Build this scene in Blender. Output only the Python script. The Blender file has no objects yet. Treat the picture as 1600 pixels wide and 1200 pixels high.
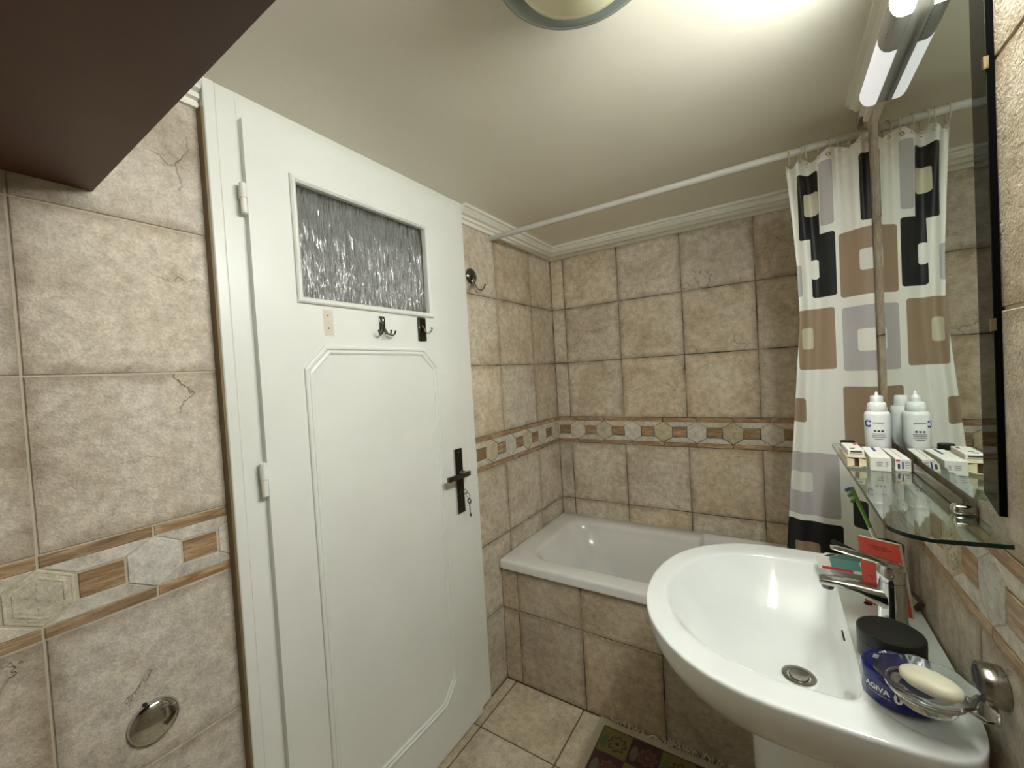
import bpy, bmesh, math, random
from mathutils import Vector, Matrix
random.seed(7)
SC = bpy.context.scene
COL = SC.collection
PI = math.pi

# ---------------------------------------------------------------- camera
R = [[0.83917609, -0.03633185, -0.5426449],
     [0.54064582, -0.05258395, 0.83960528],
     [-0.05903882, -0.99795537, -0.02448453]]
CAMZ = 1.4102
cam_d = bpy.data.cameras.new('camera')
cam_d.sensor_width = 36.0
cam_d.lens = 36.0 * 637.368 / 1600.0
cam_d.clip_start = 0.01
cam = bpy.data.objects.new('camera', cam_d)
COL.objects.link(cam)
m = Matrix.Identity(4)
for i in range(3):
    m[i][0] = R[i][0]; m[i][1] = -R[i][1]; m[i][2] = -R[i][2]
m[0][3], m[1][3], m[2][3] = 0.0, 0.0, CAMZ
cam.matrix_world = m
SC.camera = cam

# ---------------------------------------------------------------- world, exposure
LAMP_STRENGTH = 38.0
w = bpy.data.worlds.new('world'); SC.world = w; w.use_nodes = True
w.node_tree.nodes['Background'].inputs[0].default_value = (0.9, 0.93, 0.9, 1)
w.node_tree.nodes['Background'].inputs[1].default_value = 0.3
vs = SC.view_settings
vs.view_transform = 'Standard'; vs.look = 'None'; vs.gamma = 1.0
vs.use_curve_mapping = False
vs.exposure = 1.8
SC.cycles.max_bounces = 16; SC.cycles.diffuse_bounces = 10; SC.cycles.glossy_bounces = 8; SC.cycles.transmission_bounces = 12

# ---------------------------------------------------------------- room planes (metres)
XL, XR, YB, YF, ZC = -1.1, 0.246, 2.189, -0.75, 2.131
YT = 1.515                       # front of the tiled tub apron
TUBZ = 0.566

# ---------------------------------------------------------------- materials
def lin(c):
    return tuple((x / 12.92 if x <= 0.04045 else ((x + 0.055) / 1.055) ** 2.4) for x in [v / 255.0 for v in c]) + (1.0,)

class NT:
    def __init__(s, name):
        s.m = bpy.data.materials.new(name); s.m.use_nodes = True
        s.t = s.m.node_tree; s.n = s.t.nodes; s.l = s.t.links
        s.b = s.n['Principled BSDF']
    def new(s, typ, **kw):
        n = s.n.new(typ)
        for k, v in kw.items():
            if k == 'inp':
                for a, b in v.items():
                    if hasattr(b, 'is_output'): s.l.new(b, n.inputs[a])
                    else: n.inputs[a].default_value = b
            else: setattr(n, k, v)
        return n
    def link(s, a, b): s.l.new(a, b)
    def math(s, op, a, b=None, c=None, clamp=False):
        n = s.n.new('ShaderNodeMath'); n.operation = op; n.use_clamp = clamp
        for i, v in enumerate((a, b, c)):
            if v is None: continue
            if hasattr(v, 'is_output'): s.l.new(v, n.inputs[i])
            else: n.inputs[i].default_value = v
        return n.outputs[0]
    def mix(s, f, a, b, mode='MIX'):
        n = s.n.new('ShaderNodeMix'); n.data_type = 'RGBA'; n.blend_type = mode
        for i, v in ((0, f), (6, a), (7, b)):
            if hasattr(v, 'is_output'): s.l.new(v, n.inputs[i])
            else: n.inputs[i].default_value = v
        return n.outputs[2]
    def ramp(s, f, stops):
        n = s.n.new('ShaderNodeValToRGB')
        e = n.color_ramp.elements
        while len(e) < len(stops): e.new(0.5)
        for i, (p, c) in enumerate(stops): e[i].position = p; e[i].color = c
        s.l.new(f, n.inputs[0]); return n.outputs[0]
    def noise(s, vec, scale, detail=3, rough=0.55, dist=0.0):
        n = s.new('ShaderNodeTexNoise', inp={'Scale': scale, 'Detail': detail, 'Roughness': rough, 'Distortion': dist})
        if vec is not None: s.l.new(vec, n.inputs['Vector'])
        return n.outputs[0]
    def set(s, **kw):
        names = {'base': 'Base Color', 'rough': 'Roughness', 'metal': 'Metallic', 'spec': 'Specular IOR Level', 'trans': 'Transmission Weight',
                 'ior': 'IOR', 'emit': 'Emission Color', 'estr': 'Emission Strength', 'normal': 'Normal', 'coat': 'Coat Weight', 'sss': 'Subsurface Weight', 'alpha': 'Alpha'}
        for k, v in kw.items():
            i = s.b.inputs[names[k]]
            if hasattr(v, 'is_output'): s.l.new(v, i)
            else: i.default_value = v
        return s
    def bump(s, h, strength=0.3, dist=0.002):
        n = s.new('ShaderNodeBump', inp={'Strength': strength, 'Distance': dist, 'Height': h})
        s.l.new(n.outputs[0], s.b.inputs['Normal'])

M = {}
def simple(name, rgb, rough=0.5, metal=0.0, bump=None, **kw):
    t = NT(name); t.set(base=lin(rgb), rough=rough, metal=metal, **kw)
    tc = t.new('ShaderNodeTexCoord').outputs['Object']
    sc, st = bump if bump else (60, 0.02)
    nz = t.noise(tc, sc, 3)
    t.bump(nz, st, 0.001)
    if not metal:
        v = t.ramp(t.noise(tc, 7, 3), [(0.3, (0.94, 0.94, 0.94, 1)), (0.7, (1, 1, 1, 1))])
        t.link(t.mix(1.0, lin(rgb), v, 'MULTIPLY'), t.b.inputs['Base Color'])
    M[name] = t.m
    return t.m

def offset_coords(t, k=37.0):
    tc = t.new('ShaderNodeTexCoord').outputs['Object']
    oi = t.new('ShaderNodeObjectInfo')
    ml = t.new('ShaderNodeVectorMath', operation='MULTIPLY_ADD')
    t.link(oi.outputs['Random'], ml.inputs[0]); ml.inputs[1].default_value = (k, k * 0.7, k * 1.3); t.link(tc, ml.inputs[2])
    return ml.outputs[0], oi

def stone(name, a, b, c, rough=0.42, crack=1.0, relief=0.55, edge=False):
    """slate-look glazed tile; every tile has its own tint (object colour)"""
    t = NT(name)
    v, oi = offset_coords(t)
    n1 = t.noise(v, 6.0, 4, 0.6, 0.4)
    n2 = t.noise(v, 38.0, 6, 0.7)
    n3 = t.noise(v, 210.0, 3, 0.6)
    col = t.ramp(n1, [(0.28, lin(a)), (0.5, lin(b)), (0.74, lin(c))])
    fine = t.ramp(n2, [(0.28, (0.52, 0.50, 0.47, 1)), (0.6, (1, 1, 1, 1)), (0.8, (1.12, 1.1, 1.07, 1))])
    col = t.mix(0.8, col, fine, 'MULTIPLY')
    gr = t.ramp(n3, [(0.3, (0.70, 0.70, 0.70, 1)), (0.7, (1.12, 1.12, 1.12, 1))])
    col = t.mix(0.7, col, gr, 'MULTIPLY')
    if edge:                                  # glaze burnt darker along the tile's edges, unevenly
        ge = t.new('ShaderNodeSeparateXYZ'); t.link(t.new('ShaderNodeTexCoord').outputs['Generated'], ge.inputs[0])
        ex = t.math('MINIMUM', ge.outputs[0], t.math('SUBTRACT', 1.0, ge.outputs[0])); ey = t.math('MINIMUM', ge.outputs[1], t.math('SUBTRACT', 1.0, ge.outputs[1]))
        e = t.math('ADD', t.math('MINIMUM', ex, ey), t.math('MULTIPLY', t.math('SUBTRACT', t.noise(v, 17.0, 4, 0.6), 0.5), 0.16))
        em = t.math('SUBTRACT', 1.0, t.math('MULTIPLY', t.math('MAXIMUM', e, 0.0), 13.0, clamp=True), clamp=True)
        col = t.mix(t.math('MULTIPLY', em, 0.42), col, lin((122, 98, 68)))
    col = t.mix(1.0, col, oi.outputs['Color'], 'MULTIPLY')
    # long sparse slate cracks
    wob = t.new('ShaderNodeTexNoise', inp={'Scale': 9.0, 'Detail': 5.0, 'Roughness': 0.6}); t.link(v, wob.inputs['Vector'])
    vm = t.new('ShaderNodeVectorMath', operation='MULTIPLY_ADD'); t.link(wob.outputs[1], vm.inputs[0]); vm.inputs[1].default_value = (0.16, 0.16, 0.16); t.link(v, vm.inputs[2])
    vo = t.new('ShaderNodeTexVoronoi', feature='DISTANCE_TO_EDGE', inp={'Scale': 5.2}); t.link(vm.outputs[0], vo.inputs['Vector'])
    line = t.math('SUBTRACT', 1.0, t.math('MULTIPLY', vo.outputs[0], 70.0, clamp=True), clamp=True)
    gate = t.math('MULTIPLY', t.math('SUBTRACT', t.noise(v, 4.3, 2), 0.56, clamp=True), 9.0, clamp=True)
    ck = t.math('MULTIPLY', line, gate, clamp=True)
    col = t.mix(t.math('MULTIPLY', ck, 0.30 * crack), col, lin((70, 58, 46)))
    t.link(col, t.b.inputs['Base Color'])
    hgt = t.math('ADD', t.math('MULTIPLY', n2, 0.9), t.math('MULTIPLY', n3, 0.55))
    hgt = t.math('ADD', hgt, t.math('MULTIPLY', n1, 1.0))
    hgt = t.math('SUBTRACT', hgt, t.math('MULTIPLY', ck, 1.2 * crack))
    t.bump(hgt, relief, 0.0032)
    t.link(t.ramp(n2, [(0.3, (rough + .14,) * 3 + (1,)), (0.75, (rough - .06,) * 3 + (1,))]), t.b.inputs['Roughness'])
    M[name] = t.m

stone('tile_stone', (190, 176, 155), (217, 206, 187), (227, 219, 205), edge=True, relief=0.8)
stone('floor_stone', (184, 171, 148), (208, 196, 172), (220, 210, 189), rough=0.5, relief=0.7)
stone('border_white', (212, 206, 192), (228, 223, 211), (238, 234, 226), rough=0.35, crack=0.2, relief=0.3)
stone('border_cream', (202, 193, 165), (220, 212, 186), (230, 223, 200), rough=0.4, crack=0.1, relief=0.3)

t = NT('border_brown')           # travertine brown with long horizontal veins
v, oi = offset_coords(t)
mp = t.new('ShaderNodeMapping'); mp.inputs['Scale'].default_value = (14, 90, 40); t.link(v, mp.inputs['Vector'])
n1 = t.noise(mp.outputs[0], 1.0, 5, 0.65, 0.8)
col = t.ramp(n1, [(0.3, lin((120, 94, 66))), (0.5, lin((162, 134, 102))), (0.7, lin((204, 182, 150)))])
col = t.mix(1.0, col, oi.outputs['Color'], 'MULTIPLY')
t.link(col, t.b.inputs['Base Color']); t.set(rough=0.42); t.bump(n1, 0.25, 0.002); M['border_brown'] = t.m

def grout(name, light, dark, ylo, yhi):
    """light cement joint, mould-stained in the wet zone beside the tub"""
    t = NT(name)
    tc = t.new('ShaderNodeTexCoord').outputs['Object']
    sp = t.new('ShaderNodeSeparateXYZ'); t.link(tc, sp.inputs[0])
    wet = t.new('ShaderNodeMapRange', inp={1: ylo, 2: yhi, 3: 0.0, 4: 1.0}); t.link(sp.outputs[1], wet.inputs[0])
    n = t.ramp(t.noise(tc, 9.0, 5, 0.7), [(0.36, (0.28, 0.28, 0.28, 1)), (0.62, (1, 1, 1, 1))])
    f = t.math('MULTIPLY', wet.outputs[0], n)
    t.link(t.mix(f, lin(light), lin(dark)), t.b.inputs['Base Color'])
    t.set(rough=0.85); t.bump(t.noise(tc, 150, 3), 0.4, 0.001); M[name] = t.m
grout('grout', (196, 186, 165), (50, 41, 31), 0.9, 1.3)
grout('grout_floor', (110, 92, 70), (90, 74, 55), 0.9, 1.3)

t = NT('ceiling_paint')
tc = t.new('ShaderNodeTexCoord').outputs['Object']
nz = t.noise(tc, 16, 4, 0.5); nf = t.noise(tc, 260, 2)
t.set(base=lin((231, 227, 211)), rough=0.38, spec=0.4)
t.bump(t.math('ADD', t.math('MULTIPLY', nz, 2.0), t.math('MULTIPLY', nf, 0.25)), 0.22, 0.003); M['ceiling_paint'] = t.m

t = NT('door_paint')
tc = t.new('ShaderNodeTexCoord').outputs['Object']
mp = t.new('ShaderNodeMapping'); mp.inputs['Scale'].default_value = (60, 60, 5); t.link(tc, mp.inputs['Vector'])
nz = t.noise(mp.outputs[0], 1.0, 3); n2 = t.noise(tc, 3.0, 4)
t.link(t.ramp(n2, [(0.3, lin((226, 228, 221))), (0.7, lin((234, 236, 230)))]), t.b.inputs['Base Color'])
t.set(rough=0.33); t.bump(nz, 0.05, 0.001); M['door_paint'] = t.m

simple('moulding_paint', (240, 238, 226), 0.35, bump=(40, 0.0))
simple('frame_side_wood', (128, 108, 76), 0.6, bump=(80, 0.1))
simple('bare_primer', (216, 208, 192), 0.7, bump=(90, 0.2))
simple('screw_hole', (40, 34, 28), 0.8)
simple('porcelain', (238, 242, 240), 0.08, coat=0.4)
simple('tub_enamel', (226, 226, 222), 0.16, coat=0.2)
simple('chrome', (205, 205, 203), 0.09, 1.0)
simple('chrome_dark', (120, 116, 110), 0.14, 1.0)
simple('steel_satin', (170, 166, 158), 0.24, 1.0)
simple('nickel_dark', (112, 106, 98), 0.28, 1.0)
simple('brass_clip', (150, 134, 110), 0.22, 1.0)
simple('rod_paint', (196, 194, 186), 0.4, bump=(70, 0.15))
simple('mirror_silver', (222, 230, 224), 0.015, 1.0, bump=(20, 0.0))
simple('mirror_dark_reflection', (62, 66, 62), 0.03, 1.0, bump=(20, 0.0))  # dark reflection in the near bevel, put into the mirror colour
simple('black_edge', (3, 3, 3), 0.9, spec=0.05)
simple('rubber_black', (22, 20, 19), 0.55)
simple('black_plastic', (26, 25, 24), 0.42)
simple('lamp_plastic', (238, 238, 236), 0.4, emit=(0.96, 0.97, 1.0, 1), estr=0.16)
simple('lamp_housing', (168, 168, 164), 0.35, 0.0)
simple('lamp_label', (150, 150, 146), 0.45)
simple('ink', (60, 62, 66), 0.6)
simple('ink_blue', (38, 60, 150), 0.5)
simple('ink_white', (236, 236, 238), 0.5)
simple('white_plastic', (240, 242, 242), 0.3)
simple('box_white', (236, 234, 226), 0.55)
simple('box_cream', (226, 216, 184), 0.6)
simple('box_inside', (110, 84, 62), 0.8)
simple('paper_red', (206, 72, 52), 0.5)
simple('paper_white', (234, 230, 220), 0.6)
simple('paper_teal', (90, 150, 140), 0.5)
simple('paper_crimson', (186, 34, 48), 0.5)
simple('cup_brown', (62, 50, 38), 0.3)
simple('brush_green', (104, 150, 60), 0.35)
simple('brush_white', (222, 226, 206), 0.35)
simple('bristle_blue', (44, 110, 170), 0.6)
simple('bristle_white', (210, 218, 190), 0.6)
simple('tin_blue', (20, 30, 118), 0.22, coat=0.3)
simple('tin_blue_dark', (14, 20, 84), 0.3)
simple('soap', (244, 238, 214), 0.38, sss=0.1)
simple('ring_yellowed', (196, 184, 146), 0.4)
simple('rust', (168, 124, 80), 0.8)
simple('fringe', (220, 212, 194), 0.85)
simple('wood_cabinet', (84, 46, 26), 0.4, bump=(30, 0.05))
simple('streak_panel_white', (244, 244, 238), 0.8)
simple('hall_dark', (74, 74, 70), 0.8)
simple('dome_rim', (170, 182, 178), 0.18, 0.0, trans=0.55)
simple('dome_glass', (238, 236, 200), 0.18, sss=0.0)
simple('razor_grey', (110, 104, 92), 0.4)

def glass(name, rgb, rough=0.0, ior=1.48, ripple=False):
    t = NT(name); t.set(base=lin(rgb), rough=rough, trans=1.0, ior=ior)
    if ripple:
        tc = t.new('ShaderNodeTexCoord').outputs['Object']
        mp = t.new('ShaderNodeMapping'); mp.inputs['Scale'].default_value = (90, 230, 8); t.link(tc, mp.inputs['Vector'])
        t.bump(t.noise(mp.outputs[0], 1.0, 3, 0.55, 0.3), 1.0, 0.004)
    M[name] = t.m
glass('shelf_glass', (226, 240, 232), 0.0)
glass('shelf_edge', (30, 52, 44), 0.1)
glass('dish_glass', (246, 250, 252), 0.10)
glass('bark_glass', (205, 206, 202), 0.09, 1.62, True)

# ---------------------------------------------------------------- object helpers
ROOT = {}
def tag(o, label=None, cat=None, group=None, kind=None):
    if label: o['label'] = label
    if cat: o['category'] = cat
    if group: o['group'] = group
    if kind: o['kind'] = kind
    return o

def empty(name, loc, label=None, cat=None, group=None, kind=None):
    o = bpy.data.objects.new(name, None); COL.objects.link(o)
    o.location = loc; o.empty_display_size = 0.05
    ROOT[o] = Vector(loc)
    return tag(o, label, cat, group, kind)

def link_mesh(name, me, parent=None):
    o = bpy.data.objects.new(name, me); COL.objects.link(o)
    if parent is not None: o.parent = parent
    return o

def obj(name, bm, mat, parent=None, smooth=False, origin=None, sharp=None):
    """bm holds world coordinates; it becomes ONE mesh under parent (or a top-level one with its origin at 'origin')"""
    bmesh.ops.recalc_face_normals(bm, faces=bm.faces[:])
    org = ROOT[parent] if parent is not None else Vector(origin or (0, 0, 0))
    bmesh.ops.translate(bm, verts=bm.verts[:], vec=-org)
    me = bpy.data.meshes.new(name); bm.to_mesh(me); bm.free()
    mats = mat if isinstance(mat, (list, tuple)) else [mat]
    for k in mats: me.materials.append(M[k])
    if smooth:
        for p in me.polygons: p.use_smooth = True
        me.set_sharp_from_angle(angle=math.radians(sharp if sharp else 40))
    o = link_mesh(name, me, parent)
    if parent is None: o.location = org
    ROOT[o] = org
    return o

def BM(): return bmesh.new()

def box(bm, x0, x1, y0, y1, z0, z1, bev=0.0, seg=1, mi=0, mat=None):
    r = bmesh.ops.create_cube(bm, size=1.0)
    vs_ = r['verts']
    for v in vs_:
        v.co = Vector(((x0 + x1) / 2 + v.co.x * (x1 - x0), (y0 + y1) / 2 + v.co.y * (y1 - y0), (z0 + z1) / 2 + v.co.z * (z1 - z0)))
    fs = set(f for v in vs_ for f in v.link_faces)
    for f in fs: f.material_index = mi
    if bev:
        es = set(e for v in vs_ for e in v.link_edges)
        r2 = bmesh.ops.bevel(bm, geom=list(es), offset=bev, segments=seg, profile=0.5, affect='EDGES')
        vs_ = list(set(v for f in r2['faces'] for v in f.verts) | set(v for v in vs_ if v.is_valid))
        for f in r2['faces']: f.material_index = mi
    if mat is not None: bmesh.ops.transform(bm, matrix=mat, verts=vs_)
    return vs_

def loft(bm, loops, close=True, cap0=False, cap1=False, mi=0):
    L = [[bm.verts.new(p) for p in lp] for lp in loops]
    n = len(L[0])
    for a, b in zip(L, L[1:]):
        for i in range(n if close else n - 1):
            j = (i + 1) % n
            f = bm.faces.new((a[i], a[j], b[j], b[i])); f.material_index = mi
    if cap0: bm.faces.new(list(reversed(L[0]))).material_index = mi
    if cap1: bm.faces.new(L[-1]).material_index = mi
    return L

def frame_of(d):
    d = d.normalized()
    u = d.cross(Vector((0, 0, 1)))
    if u.length < 1e-4: u = Vector((1, 0, 0))
    u.normalize(); return u, d.cross(u).normalized()

def tube(bm, pts, r, n=10, caps=True, mi=0):
    pts = [Vector(p) for p in pts]
    loops = []; u = None
    for i, p in enumerate(pts):
        d = (pts[min(i + 1, len(pts) - 1)] - pts[max(i - 1, 0)]).normalized()
        if u is None: u, v = frame_of(d)
        else:
            u = (u - d * u.dot(d)).normalized(); v = d.cross(u)
        rr = r[i] if isinstance(r, (list, tuple)) else r
        loops.append([p + u * (rr * math.cos(a)) + v * (rr * math.sin(a)) for a in [2 * PI * k / n for k in range(n)]])
    loft(bm, loops, True, caps, caps, mi)

def lathe(bm, prof, c, axis=(0, 0, 1), n=32, mi=0, cap0=True, cap1=True, sx=1.0, sy=1.0):
    """prof: (radius, height along axis)"""
    ax = Vector(axis).normalized()
    if abs(ax.z) > 0.99: u, v = Vector((1, 0, 0)), Vector((0, 1, 0)) * (1 if ax.z > 0 else -1)
    else: u, v = frame_of(ax)
    c = Vector(c)
    loops = [[c + ax * h + u * (r * sx * math.cos(a)) + v * (r * sy * math.sin(a)) for a in [2 * PI * k / n for k in range(n)]] for r, h in prof]
    loft(bm, loops, True, cap0, cap1, mi)

def torus(bm, c, axis, R_, r, n=24, k=8, a0=0, a1=2 * PI):
    ax = Vector(axis).normalized(); u, v = frame_of(ax); c = Vector(c)
    full = abs(a1 - a0 - 2 * PI) < 1e-6
    loops = []
    for i in range(n + (0 if full else 1)):
        a = a0 + (a1 - a0) * i / n
        d = u * math.cos(a) + v * math.sin(a)
        loops.append([c + d * (R_ + r * math.cos(b)) + ax * (r * math.sin(b)) for b in [2 * PI * q / k for q in range(k)]])
    if full: loops.append(loops[0])
    loft(bm, loops, True, not full, not full)
    if full: bmesh.ops.remove_doubles(bm, verts=bm.verts[:], dist=1e-6)

def arc(c, u, v, r, a0, a1, n):
    c, u, v = Vector(c), Vector(u), Vector(v)
    return [c + u * (r * math.cos(a)) + v * (r * math.sin(a)) for a in [a0 + (a1 - a0) * i / n for i in range(n + 1)]]

def prism(bm, poly, w0, w1, f, mi=0):
    """extrude a 2-D polygon; f(u, v, w) gives the world point"""
    a = [bm.verts.new(f(u, v, w0)) for u, v in poly]; b = [bm.verts.new(f(u, v, w1)) for u, v in poly]
    n = len(poly)
    for i in range(n):
        j = (i + 1) % n
        bm.faces.new((a[i], a[j], b[j], b[i])).material_index = mi
    bm.faces.new(list(reversed(a))).material_index = mi; bm.faces.new(b).material_index = mi

def text_bm(body, size, f, bold=0.0):
    """flat lettering as a bmesh; f(x, y) maps the flat text to world points"""
    cu = bpy.data.curves.new('lettering', 'FONT'); cu.body = body; cu.size = size; cu.align_x = 'CENTER'; cu.align_y = 'CENTER'; cu.resolution_u = 3; cu.offset = size * bold
    to = bpy.data.objects.new('lettering_tmp', cu); COL.objects.link(to)
    dg = bpy.context.evaluated_depsgraph_get(); dg.update()
    me = bpy.data.meshes.new_from_object(to.evaluated_get(dg))
    bm = BM(); bm.from_mesh(me)
    bpy.data.objects.remove(to); bpy.data.curves.remove(cu); bpy.data.meshes.remove(me)
    bmesh.ops.triangulate(bm, faces=bm.faces[:])
    for v in bm.verts: v.co = f(v.co.x, v.co.y)
    return bm

# ---------------------------------------------------------------- tiles
FR = {'left': Matrix(((0, 0, 1), (1, 0, 0), (0, 1, 0))).to_4x4(),
      'back': Matrix(((1, 0, 0), (0, 0, -1), (0, 1, 0))).to_4x4(),
      'right': Matrix(((0, 0, -1), (-1, 0, 0), (0, 1, 0))).to_4x4(),
      'floor': Matrix.Identity(4)}
TM = {}
def poly_tile_mesh(key, poly, mat, th=0.007, bev=0.0018, jit=0.0, variants=1):
    k = (key, random.randrange(variants), mat)
    if k in TM: return TM[k]
    rr = random.Random(hash(str(k)) & 0xffff)
    pts = []
    n = len(poly)
    for i in range(n):
        a, b = Vector(poly[i]), Vector(poly[(i + 1) % n])
        pts.append(a)
        if jit: pts.append((a + b) / 2 + Vector((rr.uniform(-jit, jit), rr.uniform(-jit, jit))))
    c = sum(pts, Vector((0, 0))) / len(pts)
    def ins(p, d):
        e = c - p; q = Vector(p)
        q.x += math.copysign(min(d, abs(e.x)), e.x) if abs(e.x) > 1e-6 else 0
        q.y += math.copysign(min(d, abs(e.y)), e.y) if abs(e.y) > 1e-6 else 0
        return q
    bm = BM()
    loops = [[(p.x, p.y, -th) for p in pts], [(p.x, p.y, -bev * 1.2) for p in pts], [(ins(p, bev).x, ins(p, bev).y, 0.0) for p in pts]]
    loft(bm, loops, True, False, True)
    bmesh.ops.recalc_face_normals(bm, faces=bm.faces[:])
    me = bpy.data.meshes.new('tile'); bm.to_mesh(me); bm.free(); me.materials.append(M[mat])
    TM[k] = me
    return me

def tint(base=1.0, warm=0.0, var=0.06):
    b = base * random.uniform(1 - var, 1 + var); wv = warm + random.uniform(-0.05, 0.06)
    return (b * (1 + wv * 0.6), b, b * (1 - wv), 1)

def put(name, me, parent, fr, pos, color):
    o = link_mesh(name, me, parent)
    mt = FR[fr].copy(); mt.translation = Vector(pos) + Vector((FR[fr][0][2], FR[fr][1][2], FR[fr][2][2])) * random.uniform(-0.0007, 0.0007)
    # a hair of tilt, as tiles laid by hand have
    rot = Matrix.Rotation(random.uniform(-.003, .003), 4, 'X') @ Matrix.Rotation(random.uniform(-.003, .003), 4, 'Y')
    o.matrix_local = mt @ rot
    o.color = color
    return o

def rect_tile(parent, fr, at, u0, u1, v0, v1, color, gap=0.0035, mat='tile_stone', name='tile', jit=0.0006):
    wd, ht = u1 - u0 - gap, v1 - v0 - gap
    if wd < 0.006 or ht < 0.006: return
    key = (round(wd, 3), round(ht, 3))
    p = [(-wd / 2, -ht / 2), (wd / 2, -ht / 2), (wd / 2, ht / 2), (-wd / 2, ht / 2)]
    me = poly_tile_mesh(key, p, mat, jit=jit if wd > 0.1 else 0, variants=4 if wd > 0.1 else 1)
    put(name, me, parent, fr, at((u0 + u1) / 2, (v0 + v1) / 2), color)

def clip_tiles(parent, fr, at, us, rows, lo, hi, base, warm, var=0.06, skip=None):
    for (v0, v1) in rows:
        for a, b in zip(us, us[1:]):
            a2, b2 = max(a, lo), min(b, hi)
            if b2 - a2 < 0.008: continue
            if skip and skip(a2, b2, v0, v1): continue
            rect_tile(parent, fr, at, a2, b2, v0, v1, tint(base, warm, var))

ROWS_LOW = [(0.0, 0.340), (0.340, 0.658), (0.658, 0.990)]
ROWS_TOP = [(1.139, 1.456), (1.456, 1.770), (1.770, 2.088)]
ROWS = ROWS_LOW + ROWS_TOP

PER = 0.1595
HXW, HXH, HXS = 0.0445, 0.0535, 0.026
def hex_emboss_mesh():
    k = 'emboss'
    if k in TM: return TM[k]
    bm = BM()
    hx = lambda s: [(0, -HXH * s), (HXW * s, -HXS * s), (HXW * s, HXS * s), (0, HXH * s), (-HXW * s, HXS * s), (-HXW * s, -HXS * s)]
    def ringz(prof):
        loft(bm, [[(x, y, z) for x, y in hx(s)] for s, z in prof], True, False, True)
    ringz([(0.965, -.007), (0.965, -.002), (0.93, 0), (0.87, 0), (0.85, -.0011), (0.72, -.0011), (0.70, 0), (0.64, 0), (0.62, -.0011), (.02, -.0011)])
    for i in range(6):                       # raised bars and dots of the rosette
        a = i * PI / 3 + PI / 6
        for s in (0.5, 0.32):
            x, y = HXW * s * math.cos(a) * 1.05, HXH * s * math.sin(a)
            box(bm, x - .0032, x + .0032, y - .0022, y + .0022, -.002, 0.0004)
        p, q = hx(0.79)[i], hx(0.79)[(i + 1) % 6]
        for f in (0.2, 0.4, 0.6, 0.8):
            x, y = p[0] + (q[0] - p[0]) * f, p[1] + (q[1] - p[1]) * f
            box(bm, x - .0017, x + .0017, y - .0017, y + .0017, -.002, 0.0)
    lathe(bm, [(0.0055, -.002), (0.0055, 0.0002), (0.003, 0.0009)], (0, 0, 0), n=8)
    bmesh.ops.recalc_face_normals(bm, faces=bm.faces[:])
    me = bpy.data.meshes.new('rosette_tile'); bm.to_mesh(me); bm.free(); me.materials.append(M['border_cream'])
    TM[k] = me
    return me

def clip_poly(poly, lo, hi):
    for s, lim in ((1, lo), (-1, -hi)):
        out = []
        for i in range(len(poly)):
            p, q = poly[i], poly[(i + 1) % len(poly)]
            a, b = s * p[0] - lim, s * q[0] - lim
            if a >= 0: out.append(p)
            if (a >= 0) != (b >= 0):
                f = a / (a - b); out.append((p[0] + (q[0] - p[0]) * f, p[1] + (q[1] - p[1]) * f))
        poly = out
        if len(poly) < 3: return []
    return poly

def border(parent, fr, at, phase, lo, hi, emb0, base=1.0):
    """listello: brown strips above and below, hexagons and brown bricks between pale trapezoids"""
    zc = 1.0645
    k0 = int(math.floor((lo - phase) / PER)) - 1; k1 = int(math.ceil((hi - phase) / PER)) + 1
    for k in range(k0, k1 + 1):
        c = phase + k * PER
        sgn = -1.0 if fr == 'right' else 1.0
        g = 0.0018
        pieces = [('hexagon_tile', [(0, -HXH * .985), (HXW * .975, -HXS), (HXW * .975, HXS), (0, HXH * .985), (-HXW * .975, HXS), (-HXW * .975, -HXS)], 0.0, 0.0, 'border_white', tint(base, 0.02, 0.05)),
                  ('strip_tile', [(-PER / 2 + g, -.0105), (PER / 2 - g, -.0105), (PER / 2 - g, .0105), (-PER / 2 + g, .0105)], PER / 2, .0632, 'border_brown', tint(base, 0.03, 0.12)),
                  ('strip_tile', [(-PER / 2 + g, -.0095), (PER / 2 - g, -.0095), (PER / 2 - g, .0095), (-PER / 2 + g, .0095)], PER / 2, -.064, 'border_brown', tint(base, 0.03, 0.12)),
                  ('brick_tile', [(-.0318, -.0232), (.0318, -.0232), (.0318, .0232), (-.0318, .0232)], PER / 2, 0.0, 'border_brown', tint(base * 0.9, 0.06, 0.12)),
                  ('trapezoid_tile', [(-.0745, .0523), (-.0340, .0268), (.0340, .0268), (.0745, .0523)], PER / 2, 0.0, 'border_white', tint(base * 0.96, 0.04, 0.05)),
                  ('trapezoid_tile', [(-.0745, -.0530), (.0745, -.0530), (.0340, -.0268), (-.0340, -.0268)], PER / 2, 0.0, 'border_white', tint(base * 0.96, 0.04, 0.05))]
        for nm, poly, du, dv, mat, colr in pieces:
            u = c + du
            pl = clip_poly(poly, lo - u, hi - u)
            if not pl or max(p[0] for p in pl) - min(p[0] for p in pl) < 0.005: continue
            if fr == 'right': pl = [(-x, y) for x, y in reversed(pl)]
            whole = len(pl) == len(poly)
            if nm == 'hexagon_tile' and whole and (k % 2 == emb0):
                put('rosette_tile', hex_emboss_mesh(), parent, fr, at(u, zc + dv), tint(base, 0.02, 0.05)); continue
            key = (nm, dv, tuple(round(q, 3) for p in pl for q in p))
            me = poly_tile_mesh(key, pl, mat, th=0.006, bev=0.001)
            put(nm, me, parent, fr, at(u, zc + dv), colr)

REC = 0.0022                     # joints lie this far behind the tile faces
def structure(name, bm, mat, label, origin=None):
    return tag(obj(name, bm, mat, None, origin=origin), label, kind='structure')

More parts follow.
